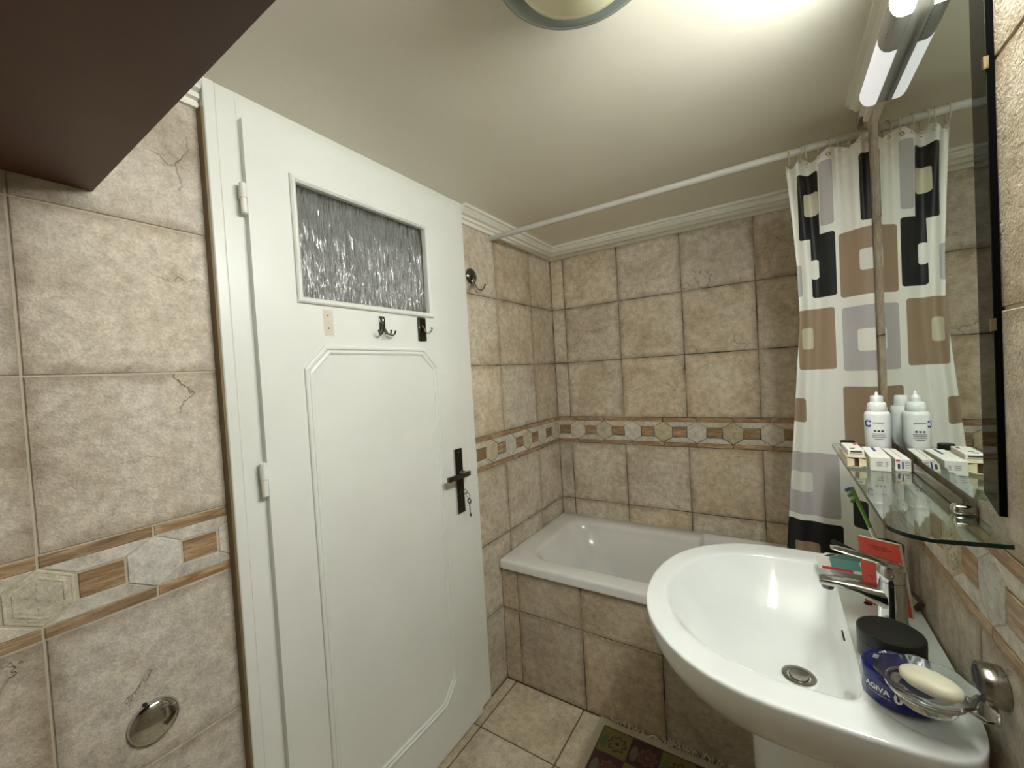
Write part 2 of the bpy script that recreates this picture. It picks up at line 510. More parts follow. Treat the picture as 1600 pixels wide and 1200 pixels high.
# ---------------------------------------------------------------- the room
b = BM(); box(b, -2.6, XR + .1, YF - .1, YB + .1, -.12, -REC); floor = structure('floor', b, 'grout_floor', 'stone-tiled bathroom floor with dark joints')
b = BM(); box(b, XL - .12, XR + .1, YF - .1, YB + .1, ZC, ZC + .1); structure('ceiling', b, 'ceiling_paint', 'glossy cream painted ceiling')
b = BM()
DY0, DY1, DZ1 = 0.452, 1.332, 2.098
box(b, XL - .12, XL - REC, YF - .1, DY0, 0 - .005, ZC); box(b, XL - .12, XL - REC, DY1, YB + .1, -.005, ZC); box(b, XL - .12, XL - REC, DY0, DY1, DZ1, ZC)
wall_left = structure('wall_left', b, 'grout', 'stone-tiled wall around the white door')
b = BM(); box(b, XL - .12, XR + .1, YB + REC, YB + .1, -.005, ZC); wall_back = structure('wall_back', b, 'grout', 'stone-tiled wall behind the bathtub')
b = BM(); box(b, XR + REC, XR + .1, YF - .1, YB + .1, -.005, ZC); wall_right = structure('wall_right', b, 'grout', 'stone-tiled wall behind the mirror and washbasin')
b = BM(); box(b, XL - .12, XR + .1, YF - .1, YF, -.005, ZC); structure('wall_front', b, 'tile_stone', 'beige wall opposite the bathtub').color = (1, 1, 1, 1)
b = BM(); box(b, -2.7, -2.6, -1.2, 4.2, 0, 3.2); hall = structure('wall_hall', b, 'hall_dark', 'dim hallway wall with pale panels added behind the door glass for streaks')
for k in range(12):  # pale panels added out of view so the rippled glass shows bright streaks
    b = BM(); box(b, -2.595, -2.56, -.4 + .36 * k, -.26 + .36 * k, 0, 3.2); obj('streak_panel', b, 'streak_panel_white', hall)

# left wall tiles
atL = lambda u, v: (XL, u, v)
nearU = [0.1348 + 0.3195 * k for k in range(-3, 2)] + [0.4545]
nearU = sorted(set(round(x, 4) for x in nearU))
clip_tiles(wall_left, 'left', atL, nearU, ROWS, -0.75, 0.452, 1.0, 0.0, 0.05)
border(wall_left, 'left', atL, 0.1340, -0.75, 0.452, 0, 1.0)
clip_tiles(wall_left, 'left', atL, [1.293, 1.6126, 1.9355, 2.2584], ROWS, 1.332, YB, 1.05, 0.03, 0.07)
border(wall_left, 'left', atL, 1.5050, 1.332, YB, 0, 0.97)
# back wall tiles
atB = lambda u, v: (u, YB, v)
clip_tiles(wall_back, 'back', atB, [-1.335, -1.018, -0.700, -0.379, -0.061, 0.257], ROWS, XL, XR, 1.06, 0.04, 0.06)
border(wall_back, 'back', atB, -0.9776, XL, XR, 1, 0.97)
# right wall tiles
atR = lambda u, v: (XR, u, v)
clip_tiles(wall_right, 'right', atR, [-.40 + .3195 * k for k in range(-1, 10)], ROWS, -0.3, YB, 0.97, 0.02, 0.05)
border(wall_right, 'right', atR, 0.9985, -0.2, YB, 0, 0.95)
# floor tiles
atF = lambda u, v: (u, v, 0.0)
fx = [-1.38, -1.049, -0.718, -0.387, -0.056, 0.275]
fy = [1.571, 1.240, 0.909, 0.578, 0.247, -0.084, -0.415, -0.75][::-1]
for a, b_ in zip(fx, fx[1:]):
    for c, d in zip(fy, fy[1:]):
        rect_tile(floor, 'floor', atF, max(a, XL), min(b_, XR), c, min(d, YT), tint(1.0, 0.03, 0.06), gap=0.005, mat='floor_stone')

# crown mouldings
PROF = [(0, 0), (.011, 0), (.012, .011), (.008, .0125), (.008, .0165), (.020, .0185), (.020, .029), (.013, .0305), (.013, .034), (.029, .037), (.033, .043), (.041, .049), (.041, .052), (.035, .0535), (.035, .0565), (.050, .0585), (.050, .0695), (0, .0695)]
def crown(name, label, run, e0, e1, m0, m1):
    """run(d, s): point at distance d from the wall and position s; mitred ends move with d"""
    b = BM(); z0 = 2.0612
    loops = []
    for s, mm in ((e0, m0), (e1, m1)):
        loops.append([Vector(run(d, s + mm * d)) + Vector((0, 0, z0 + z)) for d, z in PROF])
    loft(b, loops, True, True, True)
    return structure(name, b, 'moulding_paint', label)
crown('trim_1', 'white crown moulding above the tub back wall', lambda d, s: (s, YB - d, 0), XL, XR, 1, -1)
crown('trim_2', 'short white crown moulding between door frame and tub corner', lambda d, s: (XL + d, s, 0), 1.353, YB, 0, -1)
crown('trim_3', 'white crown moulding left of the door frame', lambda d, s: (XL + d, s, 0), YF, 0.430, 0, 0)
crown('trim_4', 'white crown moulding above the mirror', lambda d, s: (XR - d, s, 0), YF, 1.545, 0, 0)

# ---------------------------------------------------------------- door frame
FX = -1.072                       # face of the frame
b = BM()
fr_t = structure('trim_5', b, 'door_paint', 'white painted door frame')
def part(name, mat, parent, fn, smooth=False, **kw):
    b = BM(); fn(b); return obj(name, b, mat, parent, smooth, **kw)
part('frame_jamb', 'door_paint', fr_t, lambda b: (box(b, XL - .1, FX, 0.434, 0.4585, 0, 2.131, .002), box(b, XL - .1, FX - .0025, 0.459, 0.522, 0, 2.131, .0015)))
part('frame_jamb', 'door_paint', fr_t, lambda b: (box(b, XL - .1, FX, 1.262, 1.352, 0.03, 2.131, .003),))
part('frame_head', 'door_paint', fr_t, lambda b: (box(b, XL - .1, FX - .001, 0.50, 1.29, 2.072, 2.131, .002),))
part('frame_side_strip', 'frame_side_wood', fr_t, lambda b: (box(b, XL - .02, FX - .002, 0.4285, 0.4345, 0, 2.062),))

# ---------------------------------------------------------------- door
LX = -1.056                       # face of the leaf
door = empty('door_1', (XL, 0.505, 0.03), 'white painted wooden door with a rippled glass window', kind='structure')
LY0, LY1, LZ0, LZ1 = 0.506, 1.272, 0.034, 2.066
GY0, GY1, GZ0, GZ1 = 0.628, 1.104, 1.650, 1.955
def leaf(b):
    x0 = LX - .042
    for (y0, y1, z0, z1) in ((LY0, LY1, LZ0, GZ0), (LY0, LY1, GZ1, LZ1), (LY0, GY0, GZ0, GZ1), (GY1, LY1, GZ0, GZ1)):
        box(b, x0, LX, y0, y1, z0, z1)
    bmesh.ops.remove_doubles(b, verts=b.verts[:], dist=1e-5)
leaf_o = part('door_leaf', 'door_paint', door, leaf)
def bead(b):
    prof = [(0, 0), (0, .006), (.004, .010), (.010, .010), (.016, .004), (.017, -.004)]     # (inward, out)
    o = 0.0165
    loops = []
    for d, h in prof:
        y0, y1, z0, z1 = GY0 - o + d, GY1 + o - d, GZ0 - o + d, GZ1 + o - d
        loops.append([(LX + h, y0, z0), (LX + h, y1, z0), (LX + h, y1, z1), (LX + h, y0, z1)])
    loft(b, loops)
part('glazing_bead', 'door_paint', door, bead)
def pane(b):
    rr = random.Random(3)
    ny, nz = 420, 36
    ph = [rr.uniform(0, 6.3) for _ in range(6)]
    kn = [rr.uniform(-1, 1) for _ in range(400)]
    def vn(x):                                   # smooth random ridges
        i = int(math.floor(x)); f = x - i; f = f * f * (3 - 2 * f)
        return kn[i % 400] * (1 - f) + kn[(i + 1) % 400] * f
    def h(y, z):
        yy = y + .0022 * math.sin(z * 23 + ph[0]) + .0012 * math.sin(z * 61 + 40 * y)
        return .0021 * vn(yy * 190) + .0009 * vn(yy * 420 + 50) + .0013 * math.sin(z * 70 + 6 * vn(yy * 120 + 90))
    fr = [[b.verts.new((LX - .014 + h(GY0 + (GY1 - GY0) * i / ny, GZ0 + (GZ1 - GZ0) * j / nz), GY0 + (GY1 - GY0) * i / ny, GZ0 + (GZ1 - GZ0) * j / nz)) for j in range(nz + 1)] for i in range(ny + 1)]
    bk = [[b.verts.new((LX - .020, GY0 + (GY1 - GY0) * i / ny, GZ0 + (GZ1 - GZ0) * j / nz)) for j in (0, nz)] for i in (0, ny)]
    for i in range(ny):
        for j in range(nz):
            b.faces.new((fr[i][j], fr[i + 1][j], fr[i + 1][j + 1], fr[i][j + 1]))
    b.faces.new((bk[0][0], bk[0][1], bk[1][1], bk[1][0]))
    b.faces.new([fr[i][0] for i in range(ny + 1)] + [bk[1][0], bk[0][0]])
    b.faces.new([fr[i][nz] for i in range(ny + 1)] + [bk[1][1], bk[0][1]])
    b.faces.new([fr[0][j] for j in range(nz + 1)] + [bk[0][1], bk[0][0]])
    b.faces.new([fr[ny][j] for j in range(nz + 1)] + [bk[1][1], bk[1][0]])
tag(part('glass_pane', 'bark_glass', door, pane, True), 'rippled obscured glass pane')
def octo(inset, x):
    y0, y1, z0, z1, c = 0.616 + inset, 1.129 - inset, 0.204 + inset, 1.521 - inset, 0.064 - inset * 0.42
    return [(x, y0 + c, z0), (x, y1 - c, z0), (x, y1, z0 + c), (x, y1, z1 - c), (x, y1 - c, z1), (x, y0 + c, z1), (x, y0, z1 - c), (x, y0, z0 + c)]
def panel(b):
    prof = [(0, 0.0), (0.001, .0055), (.005, .0075), (.010, .0075), (.0125, .003), (.0135, .0015), (.0145, .0045), (.020, .006), (.0245, .0035), (.026, 0.0003)]
    loft(b, [octo(i, LX + h) for i, h in prof])
part('panel_moulding', 'door_paint', door, panel)
for (z0, z1) in ((1.832, 1.906), (1.146, 1.230)):
    zm = (z0 + z1) / 2
    hg = part('hinge', 'door_paint', door, lambda b: (lathe(b, [(.0045, zm), (.0085, zm + .001), (.0085, z1 - .002), (.006, z1)], (LX + .0005, 0.497, 0), n=14),
                                                      box(b, LX - .012, LX - .001, 0.492, 0.507, zm, z1 - .004)), True)
    part('hinge_pin', 'moulding_paint', hg, lambda b: lathe(b, [(.005, z0), (.0072, z0 + .002), (.0072, zm), (.005, zm + .001)], (LX + .0005, 0.497, 0), n=14), True)
# door furniture
hk = part('coat_hook', 'chrome_dark', door, lambda b: (box(b, LX, LX + .004, .873, .895, 1.571, 1.620, .0018, 2), box(b, LX + .003, LX + .013, .878, .890, 1.573, 1.615, .004, 3)), True)
hk['label'] = 'chrome triple coat hook below the door glass'
for dy, out in ((-.028, .012), (.028, .012), (0, .030)):
    part('hook_prong', 'chrome_dark', hk, lambda b: tube(b, [(LX + .006, .884 + dy * .12, 1.585), (LX + .010 + out * .3, .884 + dy * .45, 1.563), (LX + .012 + out * .7, .884 + dy * .85, 1.557), (LX + .012 + out, .884 + dy * 1.1, 1.562), (LX + .013 + out, .884 + dy * 1.22, 1.572)], [.0035, .003, .0028, .0026, .0034], 8), True)
hk = part('coat_hook', 'chrome_dark', door, lambda b: (box(b, LX, LX + .005, 1.040, 1.079, 1.546, 1.630, .004, 2), box(b, LX + .004, LX + .0065, 1.045, 1.074, 1.551, 1.625, .001)), True)
hk['label'] = 'dark chrome plate with a single coat hook'
part('hook_prong', 'chrome', hk, lambda b: (tube(b, [(LX + .004, 1.060, 1.600), (LX + .012, 1.061, 1.588), (LX + .020, 1.062, 1.575), (LX + .032, 1.064, 1.572), (LX + .042, 1.066, 1.580), (LX + .046, 1.066, 1.590)], [.0045, .004, .0036, .0032, .003, .004], 8)), True)
ov = part('old_hook_mark', 'bare_primer', door, lambda b: box(b, LX - .001, LX + .0004, .683, .713, 1.548, 1.622, .0003))
ov['label'] = 'unpainted patch left by a removed hook'
for z in (1.606, 1.570):
    part('screw_hole', 'screw_hole', ov, lambda b: lathe(b, [(.0024, 0), (.0024, .0006)], (LX, .697, z), (1, 0, 0), 8))
pl = part('handle_plate', 'black_edge', door, lambda b: box(b, LX, LX + .008, 1.187, 1.231, .880, 1.131, .0015))
M['plate_dark'] = None
simple('plate_dark', (44, 38, 32), 0.32, 0.6); pl.data.materials[0] = M['plate_dark']
pl['label'] = 'dark bronze handle plate with chrome edge'
part('plate_edge', 'chrome', pl, lambda b: box(b, LX, LX + .0079, 1.1845, 1.1872, .879, 1.132, .0004))
part('plate_screw', 'steel_satin', pl, lambda b: lathe(b, [(.0042, .007), (.0042, .0085), (.002, .0088)], (LX, 1.209, 1.118), (1, 0, 0), 12), True)
part('keyhole_escutcheon', 'nickel_dark', pl, lambda b: lathe(b, [(.008, .007), (.008, .010), (.006, .011)], (LX, 1.209, .965), (1, 0, 0), 14), True)
def lever(b):
    lathe(b, [(.011, .006), (.0105, .020), (.009, .022), (.009, .046)], (LX, 1.209, 1.038), (1, 0, 0), 16)
    prism(b, [(LX + .040, 1.222), (LX + .054, 1.220), (LX + .056, 1.16), (LX + .050, 1.098), (LX + .042, 1.098), (LX + .044, 1.16)], 1.029, 1.047, lambda u, v, w_: Vector((u, v, w_)))
part('lever', 'nickel_dark', pl, lever, True, sharp=30)
# key in the lock
key = empty('key', (LX + .011, 1.209, .965), 'small metal key hanging on a ring in the door lock', 'key')
part('key_bow', 'steel_satin', key, lambda b: (box(b, LX + .0112, LX + .026, 1.2075, 1.2105, .958, .972, .001), torus(b, (LX + .030, 1.209, .965), (0, 1, 0), .009, .0022, 16, 6)), True)
part('ring', 'chrome', key, lambda b: torus(b, (LX + .038, 1.213, .952), (.3, 1, .2), .013, .0011, 24, 6), True)
sp = part('spare_key', 'nickel_dark', key, lambda b: (torus(b, (LX + .041, 1.217, .928), (.2, 1, 0), .009, .0026, 16, 6), box(b, LX + .039, LX + .043, 1.2155, 1.2185, .868, .921, .0008), box(b, LX + .0385, LX + .0475, 1.216, 1.218, .868, .880, .0004)), True)

# ---------------------------------------------------------------- wall fittings on the left wall
wc = empty('chrome_wall_cover', (XL, .270, .744), 'round domed chrome cover on the tiles left of the door', 'wall cover')
part('dome', 'chrome', wc, lambda b: lathe(b, [(.0415, 0), (.0425, .003), (.0415, .0075), (.038, .0115), (.030, .0155), (.018, .0185), (.006, .0197), (.001, .0198)], (XL + .0008, .270, .744), (1, 0, 0), 40), True, sharp=60)
part('notch', 'rubber_black', wc, lambda b: box(b, XL + .001, XL + .008, .2545, .2605, .779, .788))
wh = empty('wall_hook', (XL, 1.425, 1.847), 'round chrome suction hook on the tiles beside the door top', 'hook')
part('disc', 'chrome_dark', wh, lambda b: lathe(b, [(.034, .0008), (.0345, .005), (.030, .011), (.017, .0155), (.005, .017)], (XL, 1.420, 1.845), (1, 0, 0), 28), True)
for s in (-1, 1):
    part('prong', 'chrome', wh, lambda b: tube(b, [(XL + .012, 1.420, 1.832), (XL + .017, 1.420 + s * .010, 1.806), (XL + .020, 1.420 + s * .020, 1.790), (XL + .032, 1.420 + s * .030, 1.785), (XL + .044, 1.420 + s * .035, 1.795), (XL + .049, 1.420 + s * .037, 1.810)], [.005, .0042, .004, .004, .004, .005], 8), True)

# ---------------------------------------------------------------- cabinet overhead
cb = empty('wall_cabinet', (-.42, -.25, 1.811), 'dark reddish brown wooden cabinet hung under the ceiling by the left wall', 'cabinet')
CX0, CX1, CY0, CY1 = XL + .001, XR - .002, YF + .002, .244
part('bottom_panel', 'wood_cabinet', cb, lambda b: box(b, CX0, CX1, CY0, CY1, 1.811, 1.830, .0008))
part('side_panel', 'wood_cabinet', cb, lambda b: box(b, CX0, CX0 + .018, CY0, CY1 - .02, 1.8305, 2.058))
part('side_panel', 'wood_cabinet', cb, lambda b: box(b, CX1 - .018, CX1, CY0, CY1 - .02, 1.8305, 2.058))
for i in range(3):
    a = CX0 + (CX1 - CX0) * i / 3
    dr = part('cabinet_door', 'wood_cabinet', cb, lambda b: box(b, a + .002, a + (CX1 - CX0) / 3 - .002, CY1 - .0195, CY1 - .001, 1.8315, 2.058, .002))
    part('knob', 'brass_clip', dr, lambda b: lathe(b, [(.006, 0), (.005, .012), (.011, .018), (.009, .026)], (a + .06, CY1 - .001, 1.87), (0, 1, 0), 14), True)

# ---------------------------------------------------------------- ceiling dome light (unlit)
dl = empty('ceiling_lamp', (-.250, .660, ZC), 'round cream glass ceiling lamp with a clear rim, switched off', 'ceiling lamp')
part('rim', 'dome_rim', dl, lambda b: lathe(b, [(.140, ZC - .001), (.146, ZC - .012), (.147, ZC - .030), (.142, ZC - .042), (.120, ZC - .050), (.109, ZC - .046), (.108, ZC - .02)], (-.250, .660, 0), n=64, cap0=False, cap1=False), True, sharp=60)
part('glass_bowl', 'dome_glass', dl, lambda b: lathe(b, [(.112, ZC - .018), (.110, ZC - .044), (.100, ZC - .058), (.080, ZC - .068), (.05, ZC - .075), (.02, ZC - .078), (.004, ZC - .0785)], (-.250, .660, 0), n=48, cap0=False), True)
part('glass_nipple', 'dome_glass', dl, lambda b: lathe(b, [(.012, ZC - .077), (.010, ZC - .082), (.004, ZC - .084)], (-.250, .660, 0), n=16), True)

# ---------------------------------------------------------------- bathtub
def rrect(x0, x1, y0, y1, r, z, n=10):
    out = []
    for cx, cy, a0 in ((x1 - r, y1 - r, 0), (x0 + r, y1 - r, PI / 2), (x0 + r, y0 + r, PI), (x1 - r, y0 + r, 1.5 * PI)):
        for i in range(n + 1):
            a = a0 + PI / 2 * i / n
            out.append(Vector((cx + r * math.cos(a), cy + r * math.sin(a), z)))
    return out
def dens(loop, k=40):
    out = []
    for i, p in enumerate(loop):
        q = loop[(i + 1) % len(loop)]
        nn = k * 4 if i % 11 == 10 else 1
        for j in range(nn): out.append(p.lerp(q, j / nn))
    return out
tub = empty('bathtub', (-.43, 1.85, 0.0), 'white enamel bathtub set in a tiled surround', 'bathtub')
def tubshape(b):
    TX0, TX1, TY0, TY1 = XL + .0015, XR - .0015, 1.4985, YB - .0015
    loops = [dens(rrect(TX0, TX1, TY0, TY1, .012, TUBZ - .040)), dens(rrect(TX0, TX1, TY0, TY1, .012, TUBZ - .012)),
             dens(rrect(TX0 + .003, TX1 - .003, TY0 + .004, TY1 - .002, .012, TUBZ - .003)), dens(rrect(TX0 + .01, TX1 - .01, TY0 + .012, TY1 - .006, .012, TUBZ))]
    def inner(i, z, notch=1.0, slope=0.0):
        lp = dens(rrect(-.985 + i + slope, .165 - i, 1.592 + i * .8, 2.095 - i * .8, .105, z))
        for p in lp:
            if p.y > 1.95:
                s = min(max((p.x + .330) / .008, 0), 1) * min(max((.15 - p.x) / .05, 0), 1)
                p.y += .052 * s * notch
        return lp
    loops += [inner(-.026, TUBZ), inner(-.016, TUBZ - .001), inner(-.006, TUBZ - .005), inner(.002, TUBZ - .012), inner(.008, TUBZ - .024), inner(.015, TUBZ - .05, 1, .01), inner(.018, TUBZ - .052, .2, .012), inner(.03, .42, 0, .05), inner(.045, .30, 0, .10), inner(.07, .22, 0, .15), inner(.12, .19, 0, .2)]
    loft(b, loops, True, False, True)
part('tub_basin', 'tub_enamel', tub, tubshape, True, sharp=50)
# tiled surround below the rim
b = BM(); box(b, XL, XR, YT + REC, YT + .04, 0, TUBZ - .041); apron = structure('wall_tub_apron', b, 'grout', 'tiled front of the bathtub surround')
atA = lambda u, v: (u, YT, v)
clip_tiles(apron, 'back', atA, [-1.335, -1.015, -0.7065, -0.388, -0.07, 0.248], [(0, .335), (.335, TUBZ - .043)], XL, XR, 0.90, 0.07, 0.06)
part('waste_cap', 'chrome', tub, lambda b: lathe(b, [(.03, 0), (.028, .004), (.01, .006)], (.0, 1.85, .1905), n=20), True)

# ---------------------------------------------------------------- curtain rod and curtain
rod = tag(obj('curtain_rod', (lambda b: (tube(b, [(XL + .0008, 1.584, 2.048), (XR - .0008, 1.584, 2.048)], .0115, 16), b)[1])(BM()), 'rod_paint', None, True, origin=(XL, 1.584, 2.048)), 'white painted curtain rod across the tub under the ceiling', 'curtain rod')

def curtain_mat():
    t = NT('curtain_print')
    uv = t.new('ShaderNodeUVMap').outputs[0]
    sp = t.new('ShaderNodeSeparateXYZ'); t.link(uv, sp.inputs[0])
    U, V = sp.outputs[0], sp.outputs[1]
    C = {'w': lin((236, 238, 230)), 'k': lin((24, 24, 26)), 't': lin((156, 134, 110)), 'g': lin((186, 183, 184)), 'c': lin((204, 200, 176)), 'l': lin((222, 222, 216))}
    rects = [('k', .079, .131, 1.773, 1.975), ('c', .094, .130, 1.844, 1.915), ('g', .134, .167, 1.804, 1.993), ('k', .107, .168, 1.590, 1.782), ('w', .106, .126, 1.648, 1.708),
             ('g', .060, .082, 1.60, 1.700), ('t', .176, .290, 1.578, 1.767), ('l', .223, .275, 1.647, 1.707), ('t', .066, .160, 1.368, 1.556), ('c', .076, .105, 1.432, 1.499),
             ('g', .177, .290, 1.360, 1.548), ('w', .212, .275, 1.417, 1.481), ('t', .173, .290, 1.128, 1.314), ('t', .045, .079, 1.202, 1.278), ('g', .020, .157, .904, 1.106),
             ('l', .030, .088, .979, 1.042), ('k', .0, .161, .650, .885), ('t', .035, .101, .70, .815), ('k', .186, .222, .893, .977), ('k', .229, .290, 1.786, 1.972), ('w', .262, .29, 1.84, 1.91)]
    col = C['w']
    for c, u0, u1, v0, v1 in rects:
        r = .008
        qx = t.math('MAXIMUM', t.math('SUBTRACT', t.math('ABSOLUTE', t.math('SUBTRACT', U, (u0 + u1) / 2)), (u1 - u0) / 2 - r), 0.0)
        qy = t.math('MAXIMUM', t.math('SUBTRACT', t.math('ABSOLUTE', t.math('SUBTRACT', V, (v0 + v1) / 2)), (v1 - v0) / 2 - r), 0.0)
        d = t.math('SQRT', t.math('ADD', t.math('MULTIPLY', qx, qx), t.math('MULTIPLY', qy, qy)))
        mk = t.math('LESS_THAN', d, r)
        col = t.mix(mk, col, C[c])
    # woven light and yellowing near the top hem
    tc = t.new('ShaderNodeTexCoord').outputs['Object']
    st = t.math('MULTIPLY', t.math('MULTIPLY', t.math('SUBTRACT', V, 1.90), 9.0, clamp=True), t.ramp(t.noise(tc, 22, 4), [(0.45, (0, 0, 0, 1)), (0.75, (1, 1, 1, 1))]))
    col = t.mix(t.math('MULTIPLY', st, 0.35), col, lin((176, 140, 84)))
    t.link(col, t.b.inputs['Base Color']); t.set(rough=0.55)
    t.bump(t.noise(tc, 320, 2), 0.08, 0.001)
    tr = t.new('ShaderNodeBsdfTranslucent'); t.link(col, tr.inputs[0])
    mx = t.new('ShaderNodeMixShader', inp={0: 0.18}); t.link(t.b.outputs[0], mx.inputs[1]); t.link(tr.outputs[0], mx.inputs[2])
    t.link(mx.outputs[0], t.n['Material Output'].inputs[0])
    M['curtain_print'] = t.m
curtain_mat()
cur = empty('shower_curtain', (.15, 1.56, .60), 'white shower curtain printed with black, tan and grey squares', 'shower curtain')
def interp(x, pts):
    for (a, b_), (c, d) in zip(pts, pts[1:]):
        if x <= c: return b_ + (d - b_) * max(0, (x - a)) / (c - a)
    return pts[-1][1]
LEFT = [(.58, .004), (.794, .013), (1.052, .034), (1.241, .049), (1.528, .072), (1.691, .070), (1.85, .062), (2.019, .051)]
def cxy(s, z):
    xl = interp(z, LEFT); x16 = xl + (.259 - xl) * s
    top = min(max((z - 1.70) / .30, 0), 1); low = 1 - min(max((z - .58) / .4, 0), 1)
    fold = (.006 + .014 * top * top) * math.sin(2 * PI * (3.3 * s + .25 * math.sin(5 * s) + .12)) + .007 * math.sin(2 * PI * (1.3 * s + .3 + z * .25)) + .004 * top * math.sin(2 * PI * 6.1 * s * s)
    y = 1.604 - .078 * s ** 1.15 + fold * (1 - .55 * s) + .016 * low
    return x16 * y / 1.6, y, x16
def cloth(b):
    ns, nz = 120, 90
    uvl = b.loops.layers.uv.new('UVMap')
    g = []; UVS = {}
    for j in range(nz + 1):
        row = []
        for i in range(ns + 1):
            s = i / ns; zt = 2.017 + .011 * math.cos(2 * PI * (3.3 * s + .25 * math.sin(5 * s)) + .6)
            z = .59 + (zt - .59) * j / nz
            x, y, x16 = cxy(s, z)
            v = b.verts.new((min(x, XR - .0035), y, z)); UVS[v] = (x16, z); row.append(v)
        g.append(row)
    for j in range(nz):
        for i in range(ns):
            f = b.faces.new((g[j][i], g[j][i + 1], g[j + 1][i + 1], g[j + 1][i]))
            for l in f.loops: l[uvl].uv = UVS[l.vert]
part('fabric', 'curtain_print', cur, cloth, True, sharp=180)
for i, s in enumerate((.04, .17, .26, .40, .52, .66, .76, .86, .95)):
    x, y, _ = cxy(s, 2.01)
    rg = part('curtain_ring', 'ring_yellowed', cur, lambda b: torus(b, (x, 1.584, 2.0375), (1, .25 * math.sin(i * 2.1), 0), .0245, .0015, 24, 6), True)
    part('eyelet', 'rust' if i in (2, 4) else 'ring_yellowed', cur, lambda b: torus(b, (x, y - .0010, 2.008), (.2, 1, 0), .0048, .0011, 14, 5), True)

# ---------------------------------------------------------------- mirror
MX, MY0, MY1, MZ0, MZ1 = .2365, .7795, 1.385, 1.188, 1.985
mir = empty('wall_mirror', (MX, 1.08, MZ0), 'tall wall mirror with a dark side edge above the washbasin', 'mirror')
BV = .040
part('backing', 'black_edge', mir, lambda b: box(b, MX + .0022, XR - .0008, MY0 - .0005, MY1, MZ0, MZ1))
part('mirror_glass', 'mirror_silver', mir, lambda b: box(b, MX, MX + .002, MY0 + BV, MY1 - .012, MZ0 + .02, MZ1 - .012))
def bevel_strip(b, pts):
    a = [b.verts.new(p) for p in pts]; c = [b.verts.new((MX + .0021, p[1], p[2])) for p in pts]
    b.faces.new(a); b.faces.new(list(reversed(c)))
    for i in range(4): b.faces.new((a[i], a[(i + 1) % 4], c[(i + 1) % 4], c[i]))
Q = MX + .0012
part('bevel', 'mirror_dark_reflection', mir, lambda b: bevel_strip(b, [(Q, MY0, MZ0), (MX, MY0 + BV, MZ0 + .02), (MX, MY0 + BV, MZ1 - .012), (Q, MY0, MZ1)]))['label'] = 'bevelled strip with a painted dark reflection'
part('bevel', 'mirror_silver', mir, lambda b: bevel_strip(b, [(Q, MY0, MZ0), (Q, MY1, MZ0), (MX, MY1 - .012, MZ0 + .02), (MX, MY0 + BV, MZ0 + .02)]))
part('bevel', 'mirror_silver', mir, lambda b: bevel_strip(b, [(Q, MY1, MZ0), (Q, MY1, MZ1), (MX, MY1 - .012, MZ1 - .012), (MX, MY1 - .012, MZ0 + .02)]))
part('bevel', 'mirror_silver', mir, lambda b: bevel_strip(b, [(Q, MY0, MZ1), (MX, MY0 + BV, MZ1 - .012), (MX, MY1 - .012, MZ1 - .012), (Q, MY1, MZ1)]))
for z in (1.768, 1.437):
    part('clip', 'brass_clip', mir, lambda b: (box(b, MX - .0016, MX + .0005, MY0 - .0016, MY0 + .0035, z - .008, z + .008, .0006), box(b, MX - .0016, MX + .004, MY0 - .0018, MY0 - .0006, z - .008, z + .008, .0004)))

# ---------------------------------------------------------------- lamp over the mirror
t = NT('lamp_glow'); t.set(base=lin((250, 250, 245)), emit=(0.97, 1.0, 0.965, 1), estr=LAMP_STRENGTH, rough=0.4); M['lamp_glow'] = t.m
lamp = empty('mirror_lamp', (XR, .95, 1.995), 'white strip lamp glowing above the mirror', 'lamp')
LPY0, LPY1, G0, G1 = -.04, 1.31, .02, 1.005
def lamp_section(grow=0.0):
    # curved diffuser, seen along y; runs from the lower lip round the front to the top
    pts = [(.2095, 1.9955), (.203, 1.999), (.1975, 2.006), (.194, 2.016), (.1935, 2.028), (.197, 2.040), (.205, 2.048), (.215, 2.051)]
    return pts
def lamp_body(y0, y1):
    def fn(b):
        pr = lamp_section()[:5] + [(.1945, 2.031), (.222, 2.031), (.222, 1.9958)]
        prism(b, pr, y0, y1, lambda u, v, w_: Vector((u, w_, v)))
    return fn
part('diffuser', 'lamp_glow', lamp, lamp_body(G0, G1), True)['label'] = 'glowing white diffuser'
part('end_cap', 'lamp_plastic', lamp, lamp_body(1.105, LPY1), True)
lb = part('label_sleeve', 'lamp_label', lamp, lamp_body(G1 + .0002, 1.1048), True)
part('end_cap', 'lamp_plastic', lamp, lamp_body(LPY0, G0 - .0002), True)
part('housing', 'lamp_housing', lamp, lambda b: (box(b, .2221, XR - .0008, LPY0, LPY1, 1.9962, 2.0310, .001), prism(b, [(.1942, 2.0313), (.197, 2.040), (.205, 2.048), (.215, 2.051), (XR - .0008, 2.051), (XR - .0008, 2.0313)], LPY0, LPY1, lambda u, v, w_: Vector((u, w_, v)))))
for k, (dy, ln) in enumerate(((0, .020), (.009, .014), (.018, .017))):
    part('printed_mark', 'ink', lb, lambda b: box(b, .19885, .2005, 1.045 + dy, 1.050 + dy, 2.0035, 2.0035 + ln * .5))

